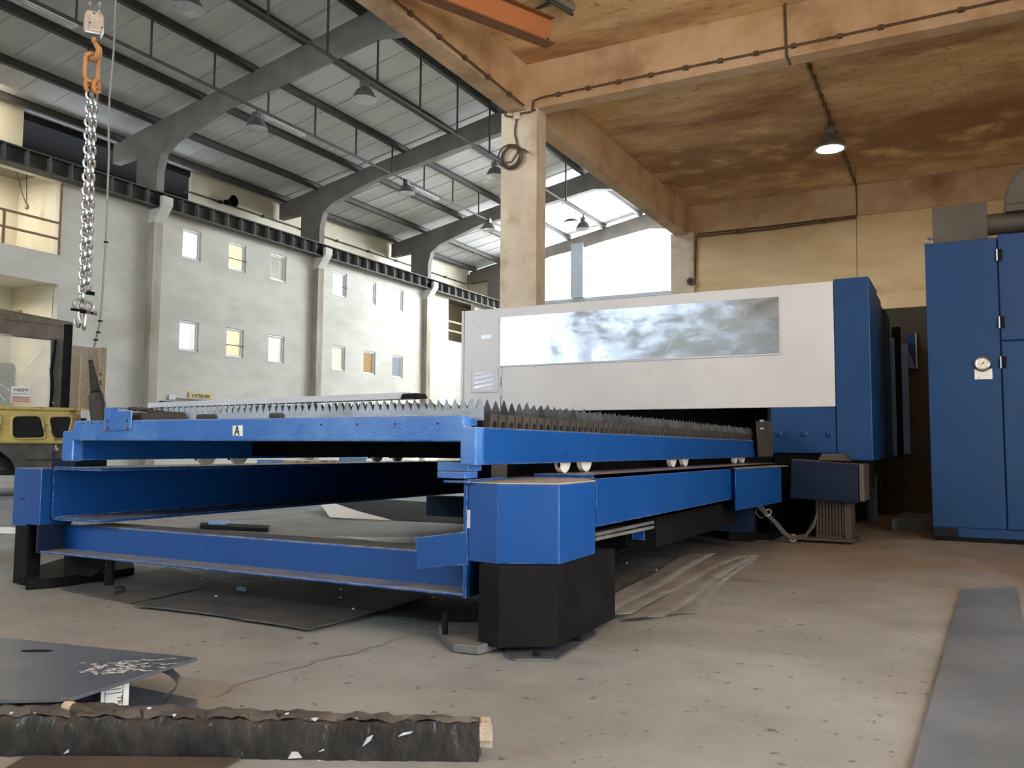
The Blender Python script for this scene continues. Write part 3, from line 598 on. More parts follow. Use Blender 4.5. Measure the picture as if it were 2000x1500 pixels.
hp.prism([(x1, y0, ZS+.0), (x1, y0+.014, ZS), (x1, y0+.016, ZS+.014), (x1, y0+.025, ZS+.022), (x1, y0+.040, ZS+.022), (x1, y0+.044, ZS+.010), (x1, y0+.044, ZS), (x1, y0+.050, ZS), (x1, y0+.050, ZS+.046), (x1, y0, ZS+.046)], (-.03, 0, 0))
hold = hp.build('slat_holder', HOLD, pal)
hp2 = MB().box(PX0+.34, PX0+.42, y0, y0+.05, .712, .765).build('slat_holder', HOLD, pal)
for k in range(1, NS):
    dy = k*PIT
    if dy+PY0+.14 > PY1-.06: break
    if k < 3: protos[k].location = (0, dy, 0)
    else: again(protos[k % 3], pal, (0, dy, random.uniform(-.004, .002)), (random.uniform(-.004, .004), 0, 0))
    again(hold, pal, (0, dy, 0)); again(hp2, pal, (0, dy, 0))
# sheet-metal bracket on the front-left of the beam, slag on the table edge
br = MB().prism([(-3.189, PY0-.006, .709), (-3.019, PY0-.006, .713), (-3.017, PY0-.006, .793), (-3.10, PY0-.006, .792), (-3.10, PY0-.006, .807), (-3.187, PY0-.006, .805)], (0, .005, 0)).build('bracket', BLUES, pal, bevel=.002)
box('bracket_lip', -3.187, -3.10, PY0-.006, PY0+.06, .803, .807, BLUES, pal)
for x in (-3.165, -3.04): 
    MB().lathe([(0, -.018), (.008, -.018), (.009, -.004), (0, -.004)], (x, PY0, .722), 8, 'y').build('bolt', STEEL, br); box('slot', x-.002, x+.002, PY0-.008, PY0-.004, .743, .757, INK, br)
mb = MB()
for k in range(60):
    x = random.uniform(-3.08, -2.86); y = PY0+random.uniform(.0, .07); r = random.uniform(.006, .016); z = .795 if x < -3.0 else .79
    mb.lathe([(r*.3, -r*.4), (r, 0), (r*.4, r*.7)], (x, y+.03, z-(x+3.0)*.08), 6)
mb.box(-3.10, -2.80, PY0+.03, PY0+.10, .74, .785)
mb.build('slag', HOLD, pal, kind='stuff')
for a, b in ((-3.0, -2.95), (-2.72, -2.62), (-2.33, -2.27)):
    MB().box(a, b, PY0+.06, PY0+.075, ZT, ZT+.022).build('slag_lump', HOLD, pal, bevel=.006)
# label A
q = [ony(*p, PY0) for p in ((455, 831.5), (474, 830.5), (474, 852), (455, 850.5))]
lab = MB().prism([(p.x, PY0-.002, p.z) for p in q], (0, .0025, 0)).build('letter_label', PAPER, pal)
text('letter', 'A', INK, (-2.4255, PY0-.003, .7085), XV, ZV, .027, lab, .036, .012)
for x in (-2.02, -1.86, -1.70, -1.53): MB().lathe([(0, -.002), (.004, -.002), (.004, .002)], (x, PY0, .728), 8, 'y').build('hole', INK, pal)
for x in (-3.33, -3.27, -3.21): MB().lathe([(0, -.002), (.003, -.002), (.003, .002)], (x, PY0, .742), 8, 'y').build('hole', INK, pal)
q0, q1 = onz(288, 792, .826), onz(802, 772, .826)
ls = thing('steel_profile', 'long bright steel profile lying across the spikes of the table', 'steel profile', (q0+q1)/2-ZV*.012); dq = (q1-q0).normalized(); nq = Vector((-dq.y, dq.x, 0))
MB().prism([q0-ZV*.0115, q1-ZV*.0115, q1+ZV*.0115, q0+ZV*.0115], nq*.05).build('profile', M('bright_profile', (.52, .56, .63), (.46, .5, .57), rough=.45), ls, bevel=.002)
e = q1-dq*.01-nq*.01; MB().prism([e-dq*.03-ZV*.011, e+dq*.055-ZV*.011, e+dq*.045+ZV*.006, e-dq*.02+ZV*.006], nq*.05).build('profile_end', BLACK, ls, bevel=.003)
# wheels in pairs under both side beams
WR = .06
wp = MB().lathe([(.0, -.018), (.022, -.019), (.026, -.012), (.05, -.014), (WR, -.010), (WR, .012), (0, .012)], (0, 0, 0), 22, 'x')
src = None
for xw in (-1.432, -3.433):
    for y in (3.12, 3.34, 4.55, 4.78, 5.98, 6.20):
        if src is None:
            mb = MB(); mb.v = [v+Vector((xw, y, .551+WR+.001)) for v in wp.v]; mb.v = [Vector((xw-(v.x-xw), v.y, v.z)) for v in mb.v]; mb.f = wp.f
            src = mb.build('wheel', WHITEW, pal, smooth=True); sx, sy = xw, y
            fk = MB().box(xw-.05, xw-.02, y-.03, y+.03, .575, .66).build('wheel_fork', BLACK, pal)
            md = MB().box(xw+.012, xw+.020, y-.075, y-.066, .575, .60).build('wheel_guard', BLACK, pal)
        else:
            again(src, pal, (xw-sx, y-sy, 0)); again(fk, pal, (xw-sx, y-sy, 0))
for y in (3.05, 3.3): MB().lathe([(0, .0), (.007, .0), (.006, .006), (0, .007)], (PX1-.001, y, .632), 10, 'x').build('bolt', BLUE, pal)

# ================================================================== PALLET CHANGER FRAME
pc = thing('pallet_changer', 'blue steel base frame with two rails and posts carrying the spiked table', 'machine frame', (-2.55, 2.45, 0))
RB, RT = .345, .551
def channel(xw, xi, z0, z1, name, mat, ya=2.50):
    s = 1 if xi > xw else -1; mb = MB()
    mb.box(min(xw, xw+s*.01), max(xw, xw+s*.01), ya, 6.62, z0, z1)
    for a, b in ((z0, z0+.012), (z1-.014, z1)): mb.box(min(xw, xi), max(xw, xi), ya, 6.62, a, b)
    return mb.build(name, mat, pc)
channel(-1.237, -1.50, RB, RT, 'rail', BLUE, 3.0); channel(-3.745, -3.40, .305, .549, 'rail', BLUE)
# front cross channel
mb = MB(); mb.box(-3.74, -1.482, 2.57, 2.582, .165, .28); mb.box(-3.74, -1.482, 2.45, 2.57, .158, .168); mb.box(-3.62, -1.482, 2.575, 2.72, .272, .282)
mb.build('cross_channel', BLUE, pc, bevel=.004)
box('channel_end_plate', -1.482, -1.468, 2.44, 2.72, .155, .545, BLUE, pc, bevel=.002); box('channel_end_plate', -3.752, -3.74, 2.44, 2.60, .16, .285, BLUED, pc)
box('lift_beam', -1.74, -1.53, 3.3, 6.5, .30, .60, BLACK, pc); box('rear_cross_channel', -3.74, -1.25, 5.6, 5.75, .12, .27, BLUED, pc)
# front-right post: faceted blue cover over a black foot
def P2(pts, z): return [onz(x, y, z) for x, y in pts]
cov = P2(((915, 941), (972, 943), (1093, 944), (1162, 938), (1115, 929), (1060, 928), (912, 937)), .537)
pcv = MB().plan(cov, .277, .533).build('post_cover', BLUE, pc, bevel=.004)
top = [c+ (c-Vector((-1.35, 2.75, c.z)))*.012 for c in cov]; MB().plan(top, .533, .537).build('cover_plate', M('dusty_cover_top', (.32, .30, .27), (.25, .235, .21), rough=.9, scale=14), pc)
low = P2(((933, 1258), (973, 1266), (1087, 1265), (1158, 1230)), .022); low += [Vector((-1.17, 3.02, 0)), Vector((-1.40, 3.02, 0))]
MB().plan(low, .022, .277).build('post_foot', BLACK, pc, bevel=.004)
q = [ony(x, y, 2.438) for x, y in ((810, 1050), (912, 1038), (914, 1103), (815, 1111))]
MB().prism(q, (0, .006, 0)).build('cover_flap', BLUE, pc, bevel=.002)
box('end_stop', -1.572, -1.452, 2.415, 2.51, .572, .602, BLUES, pc, bevel=.004); box('end_stop', -1.572, -1.462, 2.415, 2.50, .548, .571, BLUES, pc, bevel=.004)
box('end_stop_plate', -1.55, -1.45, 2.42, 2.60, .533, .541, BLUE, pc, bevel=.002)
q = ony(917, 1013, 2.455); box('pale_slot', q.x-.006, q.x+.012, 2.442, 2.455, q.z-.03, q.z+.03, M('bare_metal_slot', (.45, .5, .6), rough=.4), pc)
for px, py, yy in ((938, 1027, 2.449),): q = ony(px, py, yy); box('slot', q.x-.018, q.x+.018, yy-.003, yy+.02, q.z-.004, q.z+.004, INK, pc)
# foot plates on the floor
MB().plan(P2(((857, 1222), (872, 1245), (887, 1257), (935, 1262), (1010, 1240), (1000, 1215), (880, 1215)), .03), .003, .03).build('foot_plate', M('foot_plate_steel', (.17, .17, .165), (.12, .12, .12), rough=.6, metal=.2), pc, bevel=.003)
MB().plan(P2(((990, 1282), (1005, 1288), (1085, 1288), (1165, 1240), (1155, 1215), (985, 1262)), .006), .001, .008).build('foot_plate', STEEL, pc)
for px, py in ((1048, 1280), (1130, 1250)): q = onz(px, py, .01); MB().lathe([(.014, 0), (.014, .018), (0, .02)], q, 6).build('foot_bolt', BLACK, pc)
box('foot_rod', -1.56, -1.545, 2.44, 2.455, .03, .10, BLACK, pc)
# front-left post
box('left_post_face', -3.972, -3.868, 2.46, 2.60, .272, .541, BLUE, pc, bevel=.004); box('left_post_face', -3.86, -3.755, 2.452, 2.62, .282, .541, BLUE, pc, bevel=.004)
box('left_post_foot', -3.945, -3.848, 2.46, 2.53, .006, .272, BLACK, pc, bevel=.004); q = ony(41, 974, 2.458); box('slot', q.x-.016, q.x+.016, 2.457, 2.47, q.z-.004, q.z+.004, INK, pc)
a = [ony(*p, 2.6) for p in ((75, 915), (92, 901))]; box('left_end_stop', -3.83, -3.66, 2.55, 2.72, .541, .59, BLUED, pc, bevel=.004)
MB().plan(P2(((50, 1144), (95, 1141), (200, 1128), (262, 1118), (258, 1098), (120, 1100), (55, 1120)), .02), .002, .045).build('foot_plate', BLACK, pc, bevel=.003)
for q0, q1 in (((135, 1065), (.03)), ((215, 1090), (.025))): p = onz(*q0, .16); MB().lathe([(.02, .045), (.02, .16)], (p.x, p.y, 0), 10).build('jack_bolt', BLACK, pc, smooth=True)
MB().prism([(-3.74, 2.58, .16), (-3.74, 2.58, .05), (-3.55, 2.58, .05), (-3.35, 2.58, .16)], (0, .02, 0)).build('foot_gusset', BLACK, pc)
# rear post cover, pipes and drive boxes under the right rail
MB().plan([(-1.43, 5.36), (-1.205, 5.05), (-1.13, 6.05), (-1.43, 6.3)], .293, .535).build('post_cover', BLUE, pc, bevel=.004)
MB().plan([(-1.44, 5.36), (-1.205, 5.035), (-1.10, 6.15), (-1.43, 6.5)], .535, .542).build('cover_plate', M('dusty_cover_top_2', (.17, .145, .115), (.12, .10, .085), rough=.9, scale=14), pc)
for (x0_, y0_), (x1_, y1_) in (((1163, 1044), (1283, 1018)), ((1163, 1053), (1283, 1028))): tube('pipe', [onx(x0_, y0_, -1.32), onx(x1_, y1_, -1.32)], .008, CONDU if 0 else SCRAP, pc)
a, b = onx(1283, 1003, -1.30), onx(1395, 1035, -1.30); box('drive_box', -1.46, -1.30, a.y, b.y+.5, b.z, RB-.005, BLACK, pc, bevel=.004)
a, b = onx(1258, 1034, -1.36), onx(1286, 1047, -1.36); box('drive_bracket', -1.42, -1.36, a.y, b.y, b.z, a.z, BLUE, pc)
box('right_leg', -1.52, -1.36, 6.15, 6.34, .0, .345, BLACK, pc)
# arm at the far end of the table
a = [onx(*p, -1.30) for p in ((1489, 822), (1505, 822), (1512, 860), (1510, 892), (1494, 892))]
MB().prism(a, (-.05, 0, 0)).build('pusher_arm', BROWNB, pc, bevel=.004)
for px, py in ((1490, 823), (1491, 838)): q = onx(px, py, -1.29); MB().lathe([(0, .012), (.012, .008), (.014, -.02), (0, -.02)], q, 10, 'x').build('arm_roller', CHROME, pc, smooth=True)

# ================================================================== LASER MACHINE
MY = 6.75; MX0, MX1 = -4.14, -.605; ZM0, ZM1 = .975, 1.925; SPLIT = -.857
lm = thing('laser_machine', 'big laser cutting machine with white front panel and blue corner casing', 'machine', (-2.4, MY, 0))
box('front_panel', MX0+.03, SPLIT, MY, MY+.05, ZM0, ZM1, WHITEP, lm, bevel=.006)
box('panel_edge_strip', MX0, MX0+.026, MY-.004, MY+.06, ZM0-.3, ZM1, WHITEP, lm, bevel=.004)
q = [ony(*p, MY) for p in ((979, 622), (1521, 578), (1521, 690), (979, 714))]
zt_, zb_ = (q[0].z+q[1].z)/2, (q[2].z+q[3].z)/2; wa, wb = q[0].x, q[1].x
win = MB()
nx, nz = 60, 10
def wav(x, z): return -.012 + .0022*math.sin(x*5.3+z*4)+.0016*math.sin(x*2.1-z*7+1.3)+.0035*math.exp(-((x-wa-.62)/.12)**2)*(1-(z-zb_)/(zt_-zb_))
for i in range(nx+1):
    for j in range(nz+1):
        x = wa+(wb-wa)*i/nx; z = zb_+(zt_-zb_)*j/nz; win.v.append(Vector((x, MY+wav(x, z), z)))
win.f = [(i*(nz+1)+j, (i+1)*(nz+1)+j, (i+1)*(nz+1)+j+1, i*(nz+1)+j+1) for i in range(nx) for j in range(nz)]
win.build('viewing_strip', MIRROR, lm, smooth=True)
mb = MB()
for k in range(46):
    x = wa+(wb-wa)*random.uniform(.03, .97); z = zt_-(zt_-zb_)*min(.96, abs(random.gauss(.12, .35))+.02); L_ = random.uniform(.01, .05); an = random.uniform(.9, 2.2) if k % 3 else random.uniform(0, 3.1)
    u_ = Vector((math.cos(an), 0, math.sin(an)))*L_; v_ = Vector((-math.sin(an), 0, math.cos(an)))*random.uniform(.0008, .0022); p = Vector((x, MY-.019, z)); mb.add([p-u_, p+v_, p+u_, p-v_], [(0, 1, 2, 3)])
mb.build('scratch', M('scratch_white', (.8, .83, .88), rough=.5), lm, kind='stuff')
for n_, (a, b, c, d) in enumerate(((wa-.012, wb+.012, zt_, zt_+.012), (wa-.012, wb+.012, zb_-.012, zb_), (wa-.012, wa, zb_, zt_), (wb, wb+.012, zb_, zt_))): box('strip_edge', a, b, MY-.010, MY+.01, c, d, WHITEP, lm)
a, b = ony(922, 722, MY), ony(973, 766, MY); hold_ = box('paper_pocket', a.x, b.x, MY-.012, MY, b.z, a.z, WHITEP, lm, bevel=.004)
a2, b2 = ony(928, 728, MY), ony(967, 763, MY); nb = 8
mb = MB()
for k in range(nb+1):
    z = b2.z+(a2.z-b2.z)*k/nb
    mb.v += [Vector((a2.x, MY-.014-.004*(k % 2), z)), Vector((b2.x, MY-.014-.005*((k+1) % 2), z+.012))]
mb.f = [(2*k, 2*k+1, 2*k+3, 2*k+2) for k in range(nb)]
mb.build('paper_sheet', M('plastic_sleeved_paper', (.62, .66, .74), rough=.12), hold_)
q = ony(978, 745, MY); box('panel_joint', q.x, q.x+.006, MY-.002, MY+.01, ZM0+.02, q.z+.18, INK, lm)
for py in (728, 765): z = ony(978, py, MY).z; box('hinge', q.x-.002, q.x+.016, MY-.012, MY, z-.04, z+.04, WHITEP, lm, bevel=.003)
a, b = ony(940, 655, MY), ony(960, 659, MY); box('grey_mark', a.x, b.x, MY-.0015, MY, b.z-.01, a.z, GREYC, lm)
# blue corner, skirt, body
box('corner_casing', SPLIT+.004, MX1, MY-.015, MY+.62, .575, ZM1+.012, BLUEC, lm, bevel=.008)
sk = box('lower_skirt', -1.335, SPLIT, MY+.005, MY+.04, .625, ZM0, BLUEC, lm, bevel=.006)
for px in (1520, 1569, 1618): q = ony(px, 847, MY); MB().lathe([(0, -.02), (.014, -.018), (.018, -.006), (.03, .0), (.03, .01)], (q.x, MY+.005, q.z), 12, 'y').build('bolt', BLUEC, sk, smooth=True)
box('side_lower_casing', -1.32, MX1-.02, MY+.05, MY+.3, .36, .625, BLACK, lm)
box('body', MX0+.01, SPLIT-.02, MY+.9, 9.55, .30, ZM1-.03, BLUED, lm, bevel=.006)
box('roof_plate', MX0+.005, SPLIT, MY+.05, 9.55, ZM1-.03, ZM1-.004, WHITEP, lm)
box('left_wall', MX0+.005, MX0+.03, MY+.05, 9.55, .3, ZM1-.03, WHITEP, lm)
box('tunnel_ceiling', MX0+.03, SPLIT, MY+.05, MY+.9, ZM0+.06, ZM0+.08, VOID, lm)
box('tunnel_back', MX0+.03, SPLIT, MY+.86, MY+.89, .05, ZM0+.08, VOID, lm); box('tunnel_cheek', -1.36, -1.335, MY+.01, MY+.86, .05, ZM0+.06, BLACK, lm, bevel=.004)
box('plinth', -2.2, -1.25, 6.35, 7.1, .0, .045, BLACK, lm, bevel=.004); box('underframe', -3.9, -.9, 7.0, 9.5, .0, .30, BLACK, lm)
ys = [MY+.62, 7.45, 7.9]
sidep = [(MX1-.012, 7.38, 7.86, 1.93, BLUEC), (MX1-.03, 7.87, 8.35, 1.93, BLUEC), (MX1-.02, 8.36, 8.9, 1.93, BLUEC)]
for x, y0, y1, z1, mt in sidep: box('side_panel', SPLIT, x, y0, y1, .585, z1, mt, lm, bevel=.006)
# open side doors, standing out from the machine flank and facing the hall
box('side_door', ony(1725, 800, 8.98).x+.0, ony(1750, 800, 8.98).x, 8.98, 9.01, .60, 1.74, DOORB, lm, bevel=.004)
box('side_recess', ony(1750, 800, 9.1).x-.02, ony(1763, 800, 9.1).x, 9.08, 9.11, .58, 1.86, VOID, lm)
box('side_door', ony(1762, 800, 9.15).x, ony(1776, 800, 9.15).x, 9.13, 9.16, .62, 1.70, DOORB, lm, bevel=.004)
dk = ony(1742, 606, 9.55); dk2 = ony(1830, 590, 9.55)
tag(MB().box(dk.x-.55, dk2.x+.9, 9.55, 9.75, 0, dk.z+.02).build('dark_partition', DUCT), 'dark grey partition between the laser machine and the blue cabinet', 'partition')
a, b = ony(1771, 652, 9.5), ony(1792, 720, 9.5); t = thing('control_panel', 'narrow blue panel with a bright frame on the dark partition', 'panel', (a.x, 9.5, b.z))
MB().box(a.x, b.x, 9.5, 9.545, b.z, a.z).build('panel_board', BLUE, t, bevel=.004); MB().prism([(a.x+.01, 9.497, b.z+.005), (a.x+.07, 9.497, b.z+.005), (a.x+.01, 9.497, a.z-.16)], (0, .003, 0)).build('pale_sticker', LBLUE, t); MB().box(b.x-.012, b.x, 9.49, 9.5, b.z, a.z).build('panel_frame', ALU, t)
# drive casing beside the tunnel mouth
dc = thing('drive_casing', 'dark blue drive casing on a ribbed brown base in front of the laser machine', 'machine casing', (-.9, 6.3, 0))
q = [ony(1545, 897, 6.3), ony(1676, 907, 6.3), ony(1676, 983, 6.3), ony(1543, 973, 6.3)]
MB().prism(q, (0, .38, 0)).build('casing', BLUED, dc, bevel=.006)
box('casing_end', q[1].x+.002, q[1].x+.035, 6.31, 6.66, .30, .556, DUCT, dc, bevel=.004)
a, b = ony(1592, 985, 6.4), ony(1664, 1052, 6.4); box('base', a.x, b.x, 6.4, 6.62, .03, .30, BROWNB, dc)
for k in range(9): x = a.x+.01+(b.x-a.x-.07)*k/8; box('base_rib', x, x+.014, 6.385, 6.4, .06, .29, BROWNB, dc)
box('base_edge', b.x-.045, b.x+.002, 6.375, 6.41, .03, .30, BROWNB, dc, bevel=.003); box('base_plate', a.x-.14, b.x+.02, 6.33, 6.65, .015, .035, BROWNB, dc, bevel=.003)
q = [ony(*p, 6.5) for p in ((1597, 899), (1605, 886), (1648, 886), (1658, 901))]; MB().prism(q, (0, .2, 0)).build('dusty_lid', BROWNB, dc, bevel=.004)
for n_, path in enumerate((((1478, 987), (1490, 1000), (1510, 1018), (1528, 1040), (1548, 1053), (1570, 1050), (1588, 1028), (1596, 1005)), ((1484, 985), (1500, 1005), (1518, 1022), (1535, 1043), (1552, 1050), (1575, 1045), (1590, 1018)), ((1478, 990), (1476, 1003), (1486, 1012), (1494, 1008)))):
    tube('hose', [ony(x, y, 6.24+.015*n_) for x, y in path], .012 if n_ < 2 else .008, HOSE, dc, n=8)
for px, py in ((1549, 1051), (1500, 1001)): c = ony(px, py, 6.24); tube('cable_tie', [c+Vector((.022*math.cos(u), .02*math.sin(u), .022*math.sin(u))) for u in [k*math.pi/5 for k in range(10)]], .003, WHITE, dc, n=5, closed=True)
# light-blue canister and flat box in the dark gap
c = ony(1700, 950, 8.6); t = thing('blue_canister', 'light blue canister in the dark gap beside the drive casing', 'canister', (c.x, 8.6, 0)); a, b = ony(1686, 925, 8.6), ony(1713, 976, 8.6)
MB().lathe([((b.x-a.x)/2*.96, 0), ((b.x-a.x)/2, .02), ((b.x-a.x)/2, a.z-.03), ((b.x-a.x)/2*.9, a.z)], (c.x, 8.6, 0), 24).build('canister_body', LBLUE, t, smooth=True)
MB().lathe([((b.x-a.x)/2*.9, a.z), (.06, a.z+.05), (.05, a.z+.12)], (c.x, 8.6, 0), 20).build('canister_cap', BLACK, t, smooth=True)
for path in (((1692, 940), (1700, 935), (1702, 950), (1690, 966)), ((1690, 955), (1700, 965), (1708, 974)), ((1711, 918), (1718, 935), (1723, 965))): tube('thin_cable', [ony(x, y, 8.42) for x, y in path], .004, BLACK if path[0][0] < 1710 else CABLE, t, n=6)
q = [onz(*p, .10) for p in ((1741, 1012), (1766, 1000), (1822, 1004), (1824, 1013))]; t = thing('flat_box', 'flat pale blue-grey box on the floor beside the blue cabinet', 'box', (q[0].x, q[0].y, 0))
MB().plan(q, .0, .10).build('box_body', M('pale_blue_grey', (.18, .24, .32), (.14, .19, .26), rough=.3), t, bevel=.008); c = onz(1790, 1016, .06); MB().plan([c+Vector((.10*math.cos(u), .03*math.sin(u)-.01, 0)) for u in [k*math.pi/8 for k in range(16)]], .05, .065).build('box_grip', WHITE, t)

# ================================================================== BLUE CABINET
CY = 6.993; CX0 = -.237
cb = thing('filter_cabinet', 'tall blue steel cabinet with a round gauge at the right edge', 'cabinet', (.4, CY, 0))
SEAM = ony(1947, 465, CY).x
box('cabinet_body', CX0, 1.2, CY, CY+1.0, .03, 2.19, BLUEC, cb, bevel=.006); box('left_front', CX0, SEAM-.004, CY-.012, CY, .10, 2.19, BLUEC, cb, bevel=.004)
zs = ony(1955, 667, CY).z
for a, b in ((zs+.004, 2.205), (.10, zs-.004)):
    d = box('door', SEAM+.004, 1.19, CY-.03, CY, a, b, BLUEC, cb, bevel=.006)
for py in (498, 630, 708):
    z = ony(1950, py, CY-.03).z; h = MB().box(SEAM-.004, SEAM+.028, CY-.043, CY-.03, z-.042, z+.042).build('hinge', BLACK, cb, bevel=.004); tube('hinge_pin', [(SEAM-.004, CY-.038, z-.042), (SEAM-.004, CY-.038, z+.042)], .006, CHROME, h)
c = ony(1919, 710, CY-.02); g = MB().lathe([(.0, .015), (.056, .015), (.058, -.01), (.05, -.018), (.042, -.012), (.0, -.012)], (c.x, CY-.02, c.z), 28, 'y').build('gauge_rim', CHROME, cb, smooth=True)
MB().lathe([(0, -.0135), (.036, -.0135), (.036, -.011)], (c.x, CY-.02, c.z), 24, 'y').build('gauge_dial', PAPER, g)
tube('gauge_needle', [(c.x-.018, CY-.036, c.z-.014), (c.x+.008, CY-.036, c.z+.006)], .0015, INK, g, n=5); MB().lathe([(0, -.018), (.005, -.018), (.005, -.01)], (c.x+.006, CY-.02, c.z+.004), 8, 'y').build('needle_hub', INK, g)
a, b = ony(1903, 721.5, CY), ony(1938.5, 740.5, CY); pl_ = box('name_plate', a.x, b.x, CY-.016, CY-.012, b.z, a.z, WHITE, cb, bevel=.001); MB().lathe([(0, -.0185), (.004, -.0185), (.004, -.015)], (a.x+.025, CY, b.z+.014), 8, 'y').build('rivet', INK, pl_)
c = ony(1814, 472, CY+.05); tube('lifting_eye', [(c.x+.024*math.cos(u), CY+.05, c.z+.024*math.sin(u)) for u in [k*math.pi/8 for k in range(16)]], .008, STEEL, cb, closed=True)
box('base_slot', ony(1824, 1050, CY).x, ony(1872, 1050, CY).x, CY-.014, CY+.02, .035, .092, VOID, cb); box('base_plinth', CX0+.01, 1.19, CY+.005, CY+.95, 0, .03, BLACK, cb)
dt = thing('exhaust_duct', 'dark square duct box and fan pipe standing on top of the blue cabinet', 'duct', (0, CY+.4, 2.205))
a, b = ony(1820, 405, CY+.2), ony(1927, 396, CY+.2); box('duct_box', a.x, b.x, CY+.2, CY+.75, 2.19, (a.z+b.z)/2, DUCT, dt, bevel=.006)
MB().prism([(a.x, CY+.195, 2.19), (a.x+.0, CY+.195, 2.205), (b.x, CY+.195, 2.205), (b.x, CY+.195, 2.19)], (0, .004, 0)).build('duct_flange', DUCT, dt)
p = ony(1965, 436, CY+.45); rr_ = abs(ony(1965, 416, CY+.45).z-ony(1965, 457, CY+.45).z)/2
MB().tube([(b.x-.05, CY+.45, p.z), (1.4, CY+.45, p.z)], rr_, 24).build('fan_pipe', DUCT, dt, smooth=True)
p1_, p2_ = ony(1962, 400, CY+.3), ony(2000, 322, CY+.3); R_ = .36; cx_ = p1_.x+R_
arc = [(cx_+R_*math.cos(u), p1_.z+.0+R_*math.sin(u)) for u in [math.pi*k/24 for k in range(25)]]
MB().prism([(x, CY+.30, z) for x, z in arc], (0, .28, 0)).build('fan_housing', DUCT, dt, bevel=.012)
box('fan_foot', cx_-R_*.98, cx_+R_, CY+.31, CY+.58, p.z+rr_*.7, p1_.z+.03, DUCT, dt)
for xx in (SEAM+.3, 1.0): box('pipe_saddle', xx, xx+.05, CY+.36, CY+.54, 2.19, p.z, DUCT, dt)
a, b = ony(1930, 460, CY+.1), ony(1948, 465, CY+.1); box('pale_strip', a.x, b.x, CY+.1, CY+.14, 2.19, 2.21, WOOD, dt)
# ================================================================== HOIST, CHAINS, PENDANT
CYP = 3.1
def cp(x, y, dy=0.): return ony(x, y, CYP+dy)
VR = Vector((.57, .82, 0)).normalized(); VD = Vector((-.82, .57, 0)).normalized()
hb = thing('hoist_hook_block', 'grey hoist bottom block with orange hook hanging at upper left', 'hoist block', cp(183, 72))
c0, c1 = cp(182, 27), cp(182, 71); hz = c0.z-c1.z; wd = .055
prof = [(-.9, .0), (-1, .25), (-1, .72), (-.72, 1), (.62, 1), (1, .82), (1, .30), (.72, .0)]
MB().prism([c1+VR*(wd*a)+ZV*(hz*b)-VD*.04 for a, b in prof], VD*.08).build('block_housing', GREYC, hb, bevel=.008)
MB().prism([c1+VR*(wd*a*.72+.012)+ZV*(hz*(.12+b*.72))-VD*.046 for a, b in prof], VD*.01).build('block_cover', GREYC, hb, bevel=.004)
for a, b in ((-.35, .42), (.75, .3), (.0, .86)): p = c1+VR*(wd*a)+ZV*(hz*b)-VD*.048; MB().tube([p, p+VD*.012], .005, 8).build('cover_bolt', INK, hb)
def linkpts(c, u, v, hw, hs, n=5):
    P = []
    for k in range(n+1): a = math.pi*k/n; P.append(c+u*(hw*math.cos(a))+v*(hs+hw*math.sin(a)))
    for k in range(n+1): a = math.pi+math.pi*k/n; P.append(c+u*(hw*math.cos(a))+v*(-hs+hw*math.sin(a)))
    return P
mb = MB()
for px in (175, 194):
    b = cp(px, 32); z = b.z; k = 0
    while z < 4.3: mb.tube(linkpts(Vector((b.x, b.y, z)), VR if k % 2 else VD, ZV, .0062, .006, 3), .0028, 5, True); z += .0245; k += 1
mb.build('load_chain', CHROME, hb, smooth=True, kind='stuff')
tube('hook_shank', [cp(183, 74), cp(183, 84)], .014, ORANGE, hb, n=12)
hk = [cp(*p) for p in ((184, 82), (188, 88), (193, 95), (193, 104), (188, 113), (181, 117), (174, 114), (171, 107))]
o = MB().tube(hk, .014, 10, rs=[.012, .015, .018, .019, .018, .016, .013, .009]).build('hook', ORANGE, hb, smooth=True)
tube('safety_latch', [cp(184, 84), cp(174, 92), cp(171, 104)], .004, BLACK, hb)
sl = thing('chain_sling', 'two-leg zinc chain sling hanging from the orange hook, hooks at its ends', 'chain', cp(165, 640))
tube('master_link', linkpts((cp(178.5, 104)+cp(178.5, 160))/2, VR, ZV, .034, .052, 8), .0125, ORANGE, sl, n=10, closed=True)
for px, dd in ((172, -.012), (188, .014)):
    c = cp(px, 168); tube('coupling', linkpts(c+VD*dd, (VD*.7+VR*.7), ZV, .02, .012, 6), .012, ORANGE, sl, n=8, closed=True)
    tube('coupling_pin', [c+VD*dd-VR*.022-ZV*.002, c+VD*dd+VR*.022-ZV*.002], .012, ORANGE, sl, n=8)
pitch = .0405
srcs = {}
for leg, (pa, pb, dy) in enumerate((((175, 186), (160, 578), 0.), ((184, 188), (170, 560), .05))):
    A, B = cp(*pa, dy), cp(*pb, dy); n = int((A-B).length/pitch); d = (B-A)/n
    for k in range(n+1):
        ax = (VR*.92+VD*.39) if k % 2 == 0 else (VD*.92-VR*.39); key = k % 2
        c = A+d*k
        if key not in srcs: srcs[key] = (tube('chain_link', linkpts(c, ax, -d.normalized(), .0188, .0085), .0076, CHROME, sl, n=7, closed=True), c)
        else: again(srcs[key][0], sl, c-srcs[key][1])
for (px, py, dy) in ((156, 597, 0), (169, 601, .04)):
    c = cp(px, py, dy); bow = [c+VR*(.033*math.cos(a)*(1 if math.sin(a) > -.2 else .8))+ZV*(.03*math.sin(a)+.006) for a in [math.radians(t_) for t_ in range(-50, 231, 20)]]
    s_ = tube('shackle', bow, .0075, CHROME, sl, n=8); tube('shackle_pin', [c-VR*.046-ZV*.024, c+VR*.046-ZV*.03], .008, BLACK, s_, n=8)
    MB().tube([c+VR*.035-ZV*.028, c+VR*.058-ZV*.030], .014, 6).build('pin_nut', CHROME, s_)
